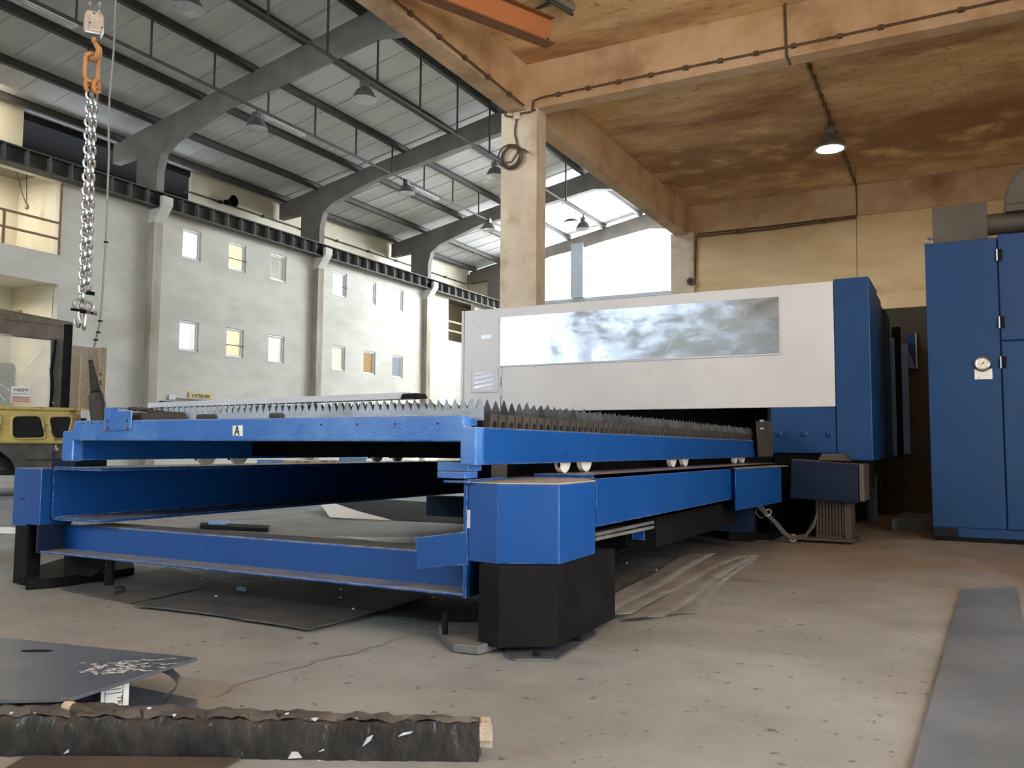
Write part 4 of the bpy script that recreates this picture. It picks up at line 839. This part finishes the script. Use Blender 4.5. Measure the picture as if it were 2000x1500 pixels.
h1 = [cp(*p) for p in ((154, 608), (154, 614), (156, 622), (157, 631), (153, 638), (149, 635), (147, 628), (146, 622))]
MB().tube(h1, .006, 8, rs=[.008, .009, .008, .009, .010, .009, .007, .004]).build('hook', CHROME, sl, smooth=True)
h2 = [cp(*p, .04) for p in ((165, 610), (166, 618), (166, 628), (165, 637), (163, 643), (161, 640), (163, 634))]
MB().tube(h2, .006, 8, rs=[.008, .009, .009, .010, .010, .008, .005]).build('hook', CHROME, sl, smooth=True)
c = cp(172, 571, .05); tube('shackle_bolt', [c-VR*.03, c+VR*.035-ZV*.006], .011, BLACK, sl, n=8)
pd = thing('pendant_control', 'black crane pendant control hanging on a grey cable behind the table', 'control pendant', cp(190, 840))
cab_ = [cp(*p) for p in ((228, -120), (226, 0), (222, 100), (214, 190), (212, 250), (213, 300), (209, 400), (207, 470), (203, 530), (199, 590), (195, 630), (187, 664), (178, 702))]
tube('control_cable', cab_, .0058, CABLE, pd, n=8)
for px, py in ((207, 473), (196, 627), (192, 649), (187, 664)): c = cp(px, py); MB().tube([c-ZV*.004, c+ZV*.004], .013, 8).build('cable_tie', BLACK, pd)
A, B = cp(177, 704), cp(187, 766); n = 14
mb = MB(); path = []; rs = []
for k in range(n+1):
    t_ = k/n; path += [A.lerp(B, t_), A.lerp(B, min(1, t_+.5/n))]; r = .010+.016*t_; rs += [r+.003, r-.001]
MB().tube(path[:-1], .01, 12, rs=rs[:-1]).build('strain_relief', RUBBER, pd, smooth=True)
A, B = cp(188, 768), cp(197, 850); MB().tube([A, A.lerp(B, .05), A.lerp(B, .3), A.lerp(B, .98), B], .04, 10, rs=[.030, .040, .044, .043, .036]).build('pendant_body', RUBBER, pd, smooth=True)
for px, py in ((180, 800), (183, 815)): c = cp(px, py)-VD*.04; MB().tube([c, c+VD*.012], .012, 10).build('push_button', CABLE, pd)
for py in (733, 747, 752): c = cp(196, py); MB().tube([c, c+ZV*.012], .005, 6).build('toggle', INK, pd)

# ================================================================== FORKLIFT (seen from behind)
D = 10.8; fc = EYE + (_f + RIGHT*((57-1000)/F))*D
fk = thing('forklift', 'worn yellow forklift seen from behind at the left edge', 'forklift', (fc.x, fc.y, 0), local=True, rotz=math.radians(57))
def rpoly(pts, r, n=4):
    P = [Vector(p) for p in pts]; Q = []
    for i, p in enumerate(P):
        a = p+(P[i-1]-p).normalized()*r; b = p+(P[(i+1) % len(P)]-p).normalized()*r
        for k in range(n+1): t_ = k/n; Q.append(a*(1-t_)**2+p*2*t_*(1-t_)+b*t_*t_)
    return Q
def rb(name, x0, x1, y0, y1, z0, z1, mat, bev=.02, par=None): return box(name, x0, x1, y0, y1, z0, z1, mat, par or fk, bevel=bev)
# counterweight: rounded plan, with recessed openings
cw = [(-.78, .55), (-.78, .16), (-.66, .03), (-.40, -.02), (.40, -.02), (.62, .03), (.74, .14), (.78, .55)]
MB().plan(cw, .66, 1.08).build('counterweight', YELLOW, fk, bevel=.03, seg=3)
MB().plan([(x*.99, y+.01) for x, y in cw], 1.08, 1.13).build('counterweight_top', YELLOW, fk, bevel=.02)
MB().plan([(.60, .02), (.70, .07), (.765, .16), (.775, .4), (.72, .4), (.7, .18), (.6, .09)], .93, 1.10).build('corner_highlight', WHITE, fk, bevel=.015)  # highlight on the rounded corner, put in as a white piece
for (xa, xb, xc, xd) in ((-.16, .14, .21, -.15), (.24, .50, .45, .30), (-.60, -.28, -.33, -.62)):
    MB().prism(rpoly([(xa, -.026, 1.0), (xb, -.026, 1.015), (xc, -.026, .74), (xd, -.026, .73)], .07), (0, .05, 0)).build('vent_opening', VOID, fk); MB().tube(rpoly([(xa-.01, -.024, 1.01), (xb+.01, -.024, 1.025), (xc+.01, -.024, .73), (xd-.01, -.024, .72)], .07), .014, 6, True).build('vent_rim', YELLOW, fk, smooth=True)
MB().prism([(.60, .005, 1.0), (.69, .07, 1.0), (.69, .07, .78), (.61, .005, .76)], (0, .04, 0)).build('vent_opening', VOID, fk)
MB().prism([(-.10, .02, .34), (.70, .02, .34), (.70, .02, .67), (-.74, .02, .67), (-.74, .02, .60), (-.52, .02, .63), (-.30, .02, .58), (-.17, .02, .47)], (0, .85, 0)).build('lower_body', FORKD, fk, bevel=.015); rb('tow_pin_plate', .0, .3, -.01, .03, .46, .58, FORKD, .01)
rb('chassis', -.62, .6, .5, 2.0, .25, .9, FORKD)
for x, y, r in ((-.40, .33, .29), (.52, .5, .28), (-.6, 1.9, .36), (.6, 1.9, .36)):
    o = MB().lathe([(r*.5, -.10), (r*.9, -.11), (r, -.075), (r, .075), (r*.9, .11), (r*.5, .10)], (x, y, r), 26, 'x').build('tyre', RUBBER, fk, smooth=True)
    mb = MB()
    for k in range(22):
        a = 2*math.pi*k/22; ca, sa = math.cos(a), math.sin(a)
        mb.add([(x-.09, y+(r-.006)*math.cos(a-.05), r+(r-.006)*math.sin(a-.05)), (x+.0, y+(r+.014)*ca, r+(r+.014)*sa), (x+.09, y+(r-.006)*math.cos(a+.12), r+(r-.006)*math.sin(a+.12)), (x, y+(r-.006)*math.cos(a+.16), r+(r-.006)*math.sin(a+.16))], [(0, 1, 2, 3)])
    mb.build('tyre_tread', RUBBER, o); MB().lathe([(0, -.06), (r*.5, -.07), (r*.5, .07), (0, .06)], (x, y, r), 18, 'x').build('hub', FORKD, o, smooth=True)
# cab
MB().prism([(-.72, .12, 2.42), (.47, .05, 2.25), (.47, .05, 2.17), (-.72, .12, 2.24)], (0, 1.3, -.02)).build('cab_roof', CABM, fk, bevel=.02)
MB().prism([(-.70, .10, 2.25), (.46, .04, 2.18), (.44, .04, 1.99), (-.70, .10, 2.04)], (0, .06, 0)).build('roof_fascia', CABM, fk, bevel=.01)
rb('cab_pillar', .36, .465, .03, .13, 1.12, 2.22, BLACK); rb('cab_pillar', -.74, -.62, .08, .2, 1.12, 2.28, CABM); rb('cab_pillar', .36, .46, 1.2, 1.32, 1.0, 2.2, CABM); rb('cab_pillar', -.74, -.64, 1.2, 1.32, 1.0, 2.2, CABM)
MB().prism([(.22, .045, 2.02), (.36, .045, 2.03), (.36, .045, 1.12), (.24, .045, 1.12)], (0, .03, 0)).build('side_post', FORKD, fk); tube('loose_seal', [(.27, .03, 2.0), (.26, .02, 1.8), (.24, .02, 1.6), (.26, .02, 1.4), (.25, .03, 1.13)], .018, BLACK, fk)
box('rear_film', -.62, .25, .075, .08, 1.13, 2.05, CABGL, fk); rb('seat_back', -.62, -.17, .5, .72, 1.0, 1.72, RUBBER, .06)
rb('roof_strut', -.55, -.52, .06, .09, 1.15, 2.2, CABM, .005)
for (a, b) in (((-.62, 1.55), (-.20, 1.32)), ((-.62, 1.9), (-.3, 1.75)), ((.15, 1.9), (-.05, 1.6)), ((-.45, 1.32), (-.25, 1.2))): tube('film_crease', [(a[0], .072, a[1]), ((a[0]+b[0])/2+.02, .068, (a[1]+b[1])/2+.03), (b[0], .072, b[1])], .006, WHITE, fk, n=5)
bc = MB().lathe([(.055, 0), (.055, .02), (.047, .025), (.044, .075), (.0, .085)], (-.16, .35, 2.32), 16).build('beacon', ORANGE, fk, smooth=True)
stk = box('sticker', -.195, .02, .066, .072, 1.175, 1.385, PAPER, fk)
text('sticker_letters', 'MEM', INK, (-.09, .064, 1.34), XV, ZV, .15, stk, height=.035); text('sticker_letters', 'MAKİNA - METAL', BLUEP, (-.09, .064, 1.295), XV, ZV, .18, stk, height=.022)
box('sticker_band', -.185, .012, .0635, .066, 1.185, 1.235, REDP, stk); text('sticker_number', '0539 594 01 01', PAPER, (-.087, .063, 1.21), XV, ZV, .18, stk, height=.03); box('sticker_line', -.185, .012, .063, .066, 1.246, 1.254, INK, stk)

# ================================================================== FAR FLOOR AND WALL THINGS
t = thing('chipboard_panel', 'tall chipboard panel with pale battens behind the hanging black pendant', 'board', (-14, 9.9, 0))
ya, yb = onx(122, 700, -14).y, onx(204, 700, -14).y; box('board', -14.02, -14.0, ya, yb, 0, 2.42, OSB, t)
for a, b, zt__ in ((155, 166, 2.27), (191, 204, 2.44)): box('batten', -14.0, -13.95, onx(a, 720, -14).y, onx(b, 720, -14).y, 0, zt__, WOOD, t, bevel=.006)
def wood_pallet(px0, px1, lb, levels=2, X=-16.):
    y0, y1 = onx(px0, 900, X).y, onx(px1, 900, X).y; t = thing('wooden_pallet', lb, 'pallet', (X, (y0+y1)/2, 0), 'wooden pallets on the far floor')
    for l in range(levels):
        z = .145*l
        for yy in (y0+.06, (y0+y1)/2, y1-.06): MB().box(X-.8, X, yy-.06, yy+.06, z+.022, z+.10).build('block', WOOD, t)
        for xx in (X-.8, X-.45, X-.1): box('bottom_board', xx, xx+.1, y0, y1, z, z+.022, WOOD, t)
        for k in range(6): box('top_board', X-.8+.14*k, X-.8+.14*k+.1, y0, y1, z+.10, z+.122, WOOD, t)
wood_pallet(571, 612, 'pale wooden pallet on the far floor, left one under the table'); wood_pallet(622, 662, 'pale wooden pallet on the far floor, right one under the table')
for a, b, lb, h in ((530, 553, 'blue crate on the far floor left of the wooden pallets', .30), (688, 716, 'blue crate on the far floor right of the wooden pallets', .34)):
    y0, y1 = onx(a, 900, -16).y, onx(b, 900, -16).y; t = thing('blue_crate', lb, 'crate', (-16, (y0+y1)/2, 0))
    mb = MB().box(-16.5, -16, y0, y1, 0, .03); mb.box(-16.5, -16.47, y0, y1, .03, h); mb.box(-16.03, -16, y0, y1, .03, h); mb.box(-16.47, -16.03, y0, y0+.03, .03, h); mb.box(-16.47, -16.03, y1-.03, y1, .03, h)
    mb.build('crate_body', LBLUE, t, bevel=.006); box('crate_rim', -16.01, -15.97, y0-.01, y1+.01, h-.05, h, LBLUE, t)
y0, y1 = onx(390, 900, -12).y, onx(412, 900, -12).y; t = thing('carton', 'torn pale carton on the far floor between two table wheels', 'carton', (-12, y0, 0)); box('carton_body', -12.4, -12, y0, y1, 0, .26, CARD, t, bevel=.01)
MB().prism([(-12, y0, .26), (-12, y1, .26), (-11.85, y1, .33), (-11.85, y0, .31)], (0, 0, .005)).build('carton_flap', PAPER, t)
tag(MB().plan([onz(x, y, 0) for x, y in ((-40, 1029), (30, 1031), (30, 1042), (-40, 1040))], .0, .004).build('sunlit_floor_patch', M('sunlit_white', (.85, .85, .84), rough=.6)), 'sunlit strip of floor painted as a white patch left of the left blue post', 'sheet')  # thin white slab in place of sunlight on the floor

# ================================================================== SHEETS, SCRAP AND DEBRIS ON THE FLOOR
def floor_sheet(name, label, pts, mat, z=.003, th=.004, jit=.006, cat='sheet', wob=.0):
    P = [onz(x, y, z) for x, y in pts]; Q = []
    for a, b in zip(P, P[1:]+P[:1]):
        n = max(1, int((b-a).length/.06))
        for k in range(n): q = a.lerp(b, k/n); Q.append(q+Vector((random.uniform(-jit, jit), random.uniform(-jit, jit), 0)) if k else q)
    o = MB().plan(Q, z-.001, z+th).build(name, mat); return tag(o, label, cat)
floor_sheet('floor_sheet', 'dirty dark sheet on the floor by the left foot of the blue frame', ((118, 1150), (255, 1179), (440, 1141), (330, 1108)), SHEETD, .004)
floor_sheet('floor_sheet', 'larger dirty dark sheet on the floor under the blue cross channel', ((262, 1184), (380, 1196), (500, 1214), (603, 1231), (700, 1205), (862, 1158), (700, 1128), (440, 1142)), SHEETD, .011, .006)
floor_sheet('floor_sheet', 'dark sheet on the floor under the right rail behind the front post', ((1165, 1096), (1250, 1062), (1318, 1042), (1392, 1018), (1300, 1014), (1150, 1066)), SHEETD, .004)
# bent sheet: shade painted as a black sheet, sunlit corner as a white piece
t = thing('bent_sheet', 'bent sheet on the floor under the table, painted white where sunlit and black where shaded', 'sheet', onz(780, 1010, 0))
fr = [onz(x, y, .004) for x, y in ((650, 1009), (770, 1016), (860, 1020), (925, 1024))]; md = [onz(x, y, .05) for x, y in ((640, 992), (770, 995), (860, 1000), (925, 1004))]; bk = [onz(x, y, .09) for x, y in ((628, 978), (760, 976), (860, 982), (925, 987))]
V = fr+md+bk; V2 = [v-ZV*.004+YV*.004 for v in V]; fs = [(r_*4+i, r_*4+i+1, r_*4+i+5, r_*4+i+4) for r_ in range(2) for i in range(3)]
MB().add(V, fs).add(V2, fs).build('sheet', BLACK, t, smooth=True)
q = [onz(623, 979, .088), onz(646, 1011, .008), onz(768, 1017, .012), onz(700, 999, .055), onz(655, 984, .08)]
MB().prism([v+Vector((.0, -.012, .004)) for v in q], (0, .003, .001)).build('sunlit_corner', M('sunlit_corner', (.82, .81, .78), rough=.7), t)
floor_sheet('sunlit_sliver', 'white strip painted for a sunlit sliver of floor behind the blue cross channel', ((652, 1048), (730, 1050), (815, 1049), (840, 1062), (760, 1059)), PAPER, .003, .002, .003, 'paper')  # bright sliver of sun laid down as a pale strip
t = thing('flat_bar', 'dark flat bar lying on the floor behind the cross channel', 'bar', onz(460, 1025, 0)); MB().plan([onz(x, y, .03) for x, y in ((392, 1020), (390, 1026), (524, 1032), (527, 1026))], .004, .03).build('bar', BLACK, t, bevel=.004)
tag(MB().plan([onz(x, y, .05) for x, y in ((408, 1016), (407, 1020), (440, 1021), (450, 1018), (445, 1015))], .03, .05).build('blue_block', LBLUE, bevel=.004), 'small blue block lying on the dark flat bar', 'block')
t = thing('paint_lump', 'small black lump on the dirty sheet by the left foot', 'lump', onz(232, 1155, .01)); MB().lathe([(.0, 0), (.03, .004), (.024, .02), (.0, .026)], onz(232, 1155, .01), 10).build('lump', INK, t, smooth=True)
tag(MB().plan([onz(x, y, .024) for x, y in ((463, 1146), (482, 1148), (480, 1152), (461, 1150))], .017, .026).build('blue_chip', LBLUE), 'small blue chip on the larger dirty sheet', 'chip')
# worn slats thrown on the floor
def qb(P, t_):
    if len(P) == 2: return P[0].lerp(P[1], t_)
    c = P[1]*2-(P[0]+P[2])*.5; return P[0]*(1-t_)**2+c*2*t_*(1-t_)+P[2]*t_*t_
SCR = ((((1160, 1184), (1340, 1083)), ((1160, 1201), (1268, 1143), (1382, 1081)), .024, 'left strip'), (((1168, 1206), (1268, 1147), (1385, 1083)), ((1206, 1201), (1340, 1129), (1440, 1085)), .019, 'second strip'),
       (((1213, 1211), (1320, 1151), (1425, 1083)), ((1266, 1206), (1370, 1139), (1460, 1083)), .013, 'third strip'), (((1288, 1204), (1350, 1166), (1440, 1086)), ((1336, 1197), (1390, 1141), (1468, 1084)), .006, 'right strip'))
for i, (l, r, z, nm) in enumerate(SCR):
    Lp = [onz(*p, z) for p in l]; Rp = [onz(*p, z) for p in r]; n = 64; vs = []; mb = MB()
    for k in range(n+1):
        t_ = k/n; a, b = qb(Lp, t_), qb(Rp, t_); zz = ZV*(.004*math.sin(t_*9+i))
        vs += [a+zz, b+zz]
    mb.add(vs, [(2*k, 2*k+1, 2*k+3, 2*k+2) for k in range(n)]); mb.add([v-ZV*.003 for v in vs], [(2*k, 2*k+2, 2*k+3, 2*k+1) for k in range(n)])
    for k in range(n):
        t_ = (k+.5)/n; a = qb(Lp, k/n); b = qb(Rp, (k+.14)/n); b2 = qb(Rp, (k+.86)/n); w_ = Vector((b2.y-b.y, b.x-b2.x, 0)).normalized(); d_ = ZV*.004*math.sin(t_*9+i)
        tip = (b+b2)*.5+w_*.055+ZV*.006+d_; e = (b2-b)*.12
        mb.add([b+d_-w_*.004, b2+d_-w_*.004, tip+e, tip-e] + [v-ZV*.003 for v in (b+d_-w_*.004, b2+d_-w_*.004, tip+e, tip-e)], [(0, 1, 2, 3), (7, 6, 5, 4), (0, 3, 7, 4), (1, 5, 6, 2), (2, 6, 7, 3)])
    o = mb.build('scrap_slat', SCRAP); tag(o, ('leftmost', 'second', 'third', 'rightmost')[i]+' of the four toothed scrap slats lying on the floor beside the front post', 'scrap strip', 'scrap slats on the floor')
floor_sheet('steel_floor_plate', 'flat blue-grey steel plate on the floor at the lower right', ((1878, 1155), (1986, 1152), (2015, 1300), (2040, 1520), (1780, 1520)), M('floor_plate_steel', (.155, .185, .215), (.12, .145, .17), rough=.4, metal=.4, scale=1.8, rough2=.6), .001, .012, .0, 'plate')
mb = MB()
for k in range(95):
    x, y = random.uniform(1100, 1950), random.uniform(1090, 1480)
    if k % 3 == 0: x, y = random.uniform(150, 900), random.uniform(1110, 1240)
    p = onz(x, y, 0); r = random.choice((.002, .003, .003, .004, .006))*random.uniform(.7, 1.3); mb.lathe([(r, 0), (r*.8, r*.25), (r*.2, r*.4)], p, 5)
o = mb.build('floor_chips', CRK); tag(o, 'small dark chips and grit scattered over the concrete floor', 'grit'); o['kind'] = 'stuff'
mb = MB()
for x, y in ((1184, 1105), (1225, 1100), (1282, 1114), (1240, 1150), (1236, 1162), (422, 1165), (395, 1130), (570, 1130), (690, 1190), (665, 1152), (1412, 1120), (846, 1167), (665, 1168)):
    p = onz(x, y, .018 if x < 900 else .004); r = .006; mb.lathe([(r, 0), (r*.9, r*.6), (r*.2, r)], p, 5)
o = mb.build('bright_crumbs', WHITE); tag(o, 'few bright metal crumbs on the floor around the front post', 'crumbs'); o['kind'] = 'stuff'

# ================================================================== FOREGROUND PILE
def rough_bar(A, B, w0, w1, h, n=110, jit=.0018):
    """bar from A to B (front bottom edge); w = vector to the back edge"""
    sec = [(0, 0), (-.02, .2), (-.01, .4), (-.02, .6), (-.01, .82), (.06, .98), (.35, 1.03), (.7, 1.0), (.97, .94), (1.0, .5), (1, 0)]; vs = []; m_ = len(sec)
    for i in range(n+1):
        t_ = i/n; base = A.lerp(B, t_); w_ = w0.lerp(w1, t_)
        for q_, (a, b) in enumerate(sec):
            wv_ = .0028*math.sin(i*.55+q_*1.9)+.002*math.sin(i*1.31-q_*1.1)
            vs.append(base+w_*a+ZV*(h*b)+Vector((random.uniform(-jit, jit), random.uniform(-jit, jit), random.uniform(-jit, jit)*(b > .1)))+(ZV*wv_ if b > .6 else w_.normalized()*-abs(wv_)))
    fs = [(i*m_+j, i*m_+(j+1) % m_, (i+1)*m_+(j+1) % m_, (i+1)*m_+j) for i in range(n) for j in range(m_)]
    return vs, fs + [tuple(range(m_)), tuple(n*m_+j for j in range(m_))[::-1]], m_
A, B = onz(-260, 1474, .0), onz(935, 1488, .0); BA, BB = onz(-260, 1352, .08), onz(940, 1397, .08)
wA, wB = Vector((BA.x-A.x, BA.y-A.y, 0)), Vector((BB.x-B.x, BB.y-B.y, 0))
tm = thing('wrapped_beam', 'timber beam wrapped in torn black film across the lower left foreground', 'beam', (A+B)/2)
vs, fs, m_ = rough_bar(A, B, wA, wB, .078); fr_ = [f for f in fs if len(f) != 4 or (min(f) % m_ in (0, 1, 2) or True)]
MB().add(vs, fs).build('film_wrap', FOIL, tm, smooth=True)
vs, fs, m_ = rough_bar(A+wA*.06+ZV*.0, B+wB*.06, wA*.92, wB*.92, .0805, jit=.002); top = [f for f in fs if len(f) == 4 and all(5 <= i % m_ <= 8 for i in f)]
MB().add(vs, top).build('dusty_film_top', FOILT, tm, smooth=True)
d = (B-A).normalized(); en = []
mb = MB()
for k in range(9):
    a = random.uniform(0, .8); z0 = random.uniform(.0, .05); L = random.uniform(.012, .028); p = B+wB*a
    mb.prism([p+ZV*z0, p+wB*.22+ZV*z0, p+wB*.2+ZV*(z0+.03), p+wB*.02+ZV*(z0+.026)], d*L)
mb.build('torn_end', CARD, tm)
TEAR = M('pale_tear', (.55, .58, .62), (.4, .42, .45), rough=.6)
def tear(px, py, z, L, ang, wd_=.004):
    c = onz(px, py, z); u = Vector((math.cos(ang), math.sin(ang)*.6, 0)); v = Vector((0, .3, .9)).normalized()
    MB().prism([c-u*L*.5, c+v*wd_*.9, c+u*L*.5+v*wd_, c+u*L*.1-v*wd_], (0, -.002, .001)).build('film_tear', TEAR, tm)
for a in ((85, 1369, .082, .03, .1), (128, 1362, .083, .016, .2), (66, 1395, .079, .012, 0), (22, 1394, .079, .01, 0), (290, 1385, .081, .014, .6), (340, 1398, .08, .01, .4), (615, 1405, .079, .02, .1), (560, 1396, .08, .012, .9)): tear(*a)
def ftear(px, py, pts):
    c = onz(px, 1402, .078); yv = (px+260)/1195; f0 = A.lerp(B, yv)-wA.normalized()*.006
    base = f0; z = (1480-py)/78*.078
    rt = (B-A).normalized(); MB().prism([base+rt*a+ZV*(z+b) for a, b in pts], -wA.normalized()*.002).build('film_tear', TEAR, tm)
ftear(715, 1438, [(-.010, -.012), (.0, .006), (.012, .012), (.006, .0)]); ftear(786, 1425, [(-.012, -.004), (-.002, .004), (.018, .007), (.014, .003)]); ftear(575, 1470, [(-.014, -.006), (-.006, .008), (.006, .008), (.016, -.004)]); ftear(625, 1460, [(-.004, -.002), (.006, .005), (.008, .002)]); ftear(622, 1482, [(-.004, -.01), (-.003, .004), (.004, .004), (.004, -.01)]); ftear(130, 1468, [(-.006, -.004), (.004, .006), (.006, .0)])
c = onz(140, 1382, .083); MB().lathe([(.0, -.020), (.011, -.021), (.013, -.005), (.011, .02), (.0, .03)], c, 10, 'x').build('wood_stub', WOOD, tm, smooth=True); MB().lathe([(.008, .0), (.012, .01), (.013, .03), (.009, .06), (.0, .075)], c, 10, 'x').build('burnt_stub', BROWNB, tm, smooth=True)
t = thing('shaded_floor_patch', 'brown patch for the shaded floor under the wrapped beam at the bottom edge', 'board', onz(200, 1490, 0)); MB().plan([onz(x, y, .003) for x, y in ((52, 1478), (470, 1482), (405, 1520), (-20, 1520))], .001, .006).build('board', BROWNB, t)  # shade below the beam, put in as a flat brown slab
# steel plate resting on a carton and packing
PZ = .096
sp = thing('steel_plate', 'dark steel plate with chalk marks leaning out behind the wrapped beam', 'steel plate', onz(150, 1300, 0))
P = [onz(x, y, PZ) for x, y in ((386, 1284), (-320, 1212), (-560, 1300), (-200, 1372), (138, 1363))]; MB().plan(P, PZ-.009, PZ).build('plate', PLATE, sp, bevel=.0015)
mb = MB(); CH = M('chalk', (.50, .54, .57), rough=.9)
for k in range(150):
    x = random.gauss(240, 52); y = 1306+random.choice((-13, -8, -3, 2, 7))+random.uniform(-2, 2)+(x-235)*-.05
    if not 150 < x < 348 or y > 1283+ (385-x)*.31: continue
    a = onz(x, y, PZ+.0006); b = onz(x+random.uniform(5, 13), y-random.uniform(-1.0, 2.5), PZ+.0006); w_ = Vector((-.003, .0065, 0))*random.uniform(.5, 1.2); mb.add([a, b, b+w_, a+w_], [(0, 1, 2, 3)])
o = mb.build('chalk_mark', CH, sp, kind='stuff')
mb = MB(); c = onz(72, 1271, PZ+.0005); mb.plan([c+Vector((.038*math.cos(u), .016*math.sin(u)+.018*math.cos(u), 0)) for u in [k*math.pi/9 for k in range(18)]], PZ+.0002, PZ+.0008); mb.build('dark_stain', INK if 0 else BLACK, sp)
q0, q1 = onz(196, 1376, .03), onz(251, 1368, .03); ct = thing('carton_box', 'white labelled carton wedged under the steel plate', 'carton', (q0.x, q0.y, 0)); uu = (q1-q0); bkv = Vector((-uu.y, uu.x, 0)).normalized()*.10; q0z = Vector((q0.x, q0.y, 0)); q1z = Vector((q1.x, q1.y, 0))
MB().prism([q0z, q1z, q1z+bkv, q0z+bkv], ZV*(PZ-.011)).build('carton_body', CARD, ct)
nv = -bkv.normalized()*.0015; lab2 = MB().prism([q0z+nv, q1z+nv, q1z+nv+ZV*(PZ-.012), q0z+nv+ZV*(PZ-.012)], nv*.4).build('label', PAPER, ct)
un = uu.normalized(); Lw = uu.length; n3 = nv*1.8
for a, b, z0, z1 in ((.77, .79, .0, .076), (.14, .155, .0, .07), (.16, .77, .052, .0535), (.22, .70, .061, .0625)): MB().prism([q0z+n3+un*Lw*a+ZV*z0, q0z+n3+un*Lw*b+ZV*z0, q0z+n3+un*Lw*b+ZV*(z1+.0), q0z+n3+un*Lw*a+ZV*(z1+.0)], nv*.3).build('label_line', INK, lab2)
text('label_letters', 'TR', INK, q0z+n3+un*Lw*.67+ZV*.035, -ZV, un, .022, lab2, height=.011)
for z in (.012, .03): pass
t = thing('lower_plate', 'grey steel plate on the floor under the chalk-marked plate', 'steel plate', onz(300, 1360, 0)); MB().plan([onz(x, y, .02) for x, y in ((386, 1366), (250, 1338), (120, 1320), (60, 1390), (330, 1392))], .006, .02).build('plate', STEEL, t, bevel=.001)
for px, py in ((-60, 1300), (60, 1262), (10, 1300), (-200, 1260)): q = onz(px, py, PZ); MB().box(q.x-.05, q.x+.01, q.y-.05, q.y+.01, .0, PZ-.0105).build('packing_block', BROWNB, sp)
rib = [(270, 1322, .074), (290, 1315, .077), (312, 1310, .078), (331, 1318, .070), (345, 1331, .058), (343, 1346, .042), (330, 1360, .028), (312, 1372, .021)]
vs = []; wv = Vector((-.040, .045, 0))
for x, y, z in rib: p = onz(x, y, z); vs += [p, p+wv]
n_ = len(rib); fs = [(2*k, 2*k+1, 2*k+3, 2*k+2) for k in range(n_-1)]
o = MB().add(vs, fs).add([v-ZV*.0012-VR*.0008 for v in vs], fs).build('steel_strap', STEEL, smooth=True); tag(o, 'curled steel strap sticking out below the chalk-marked plate', 'strap')
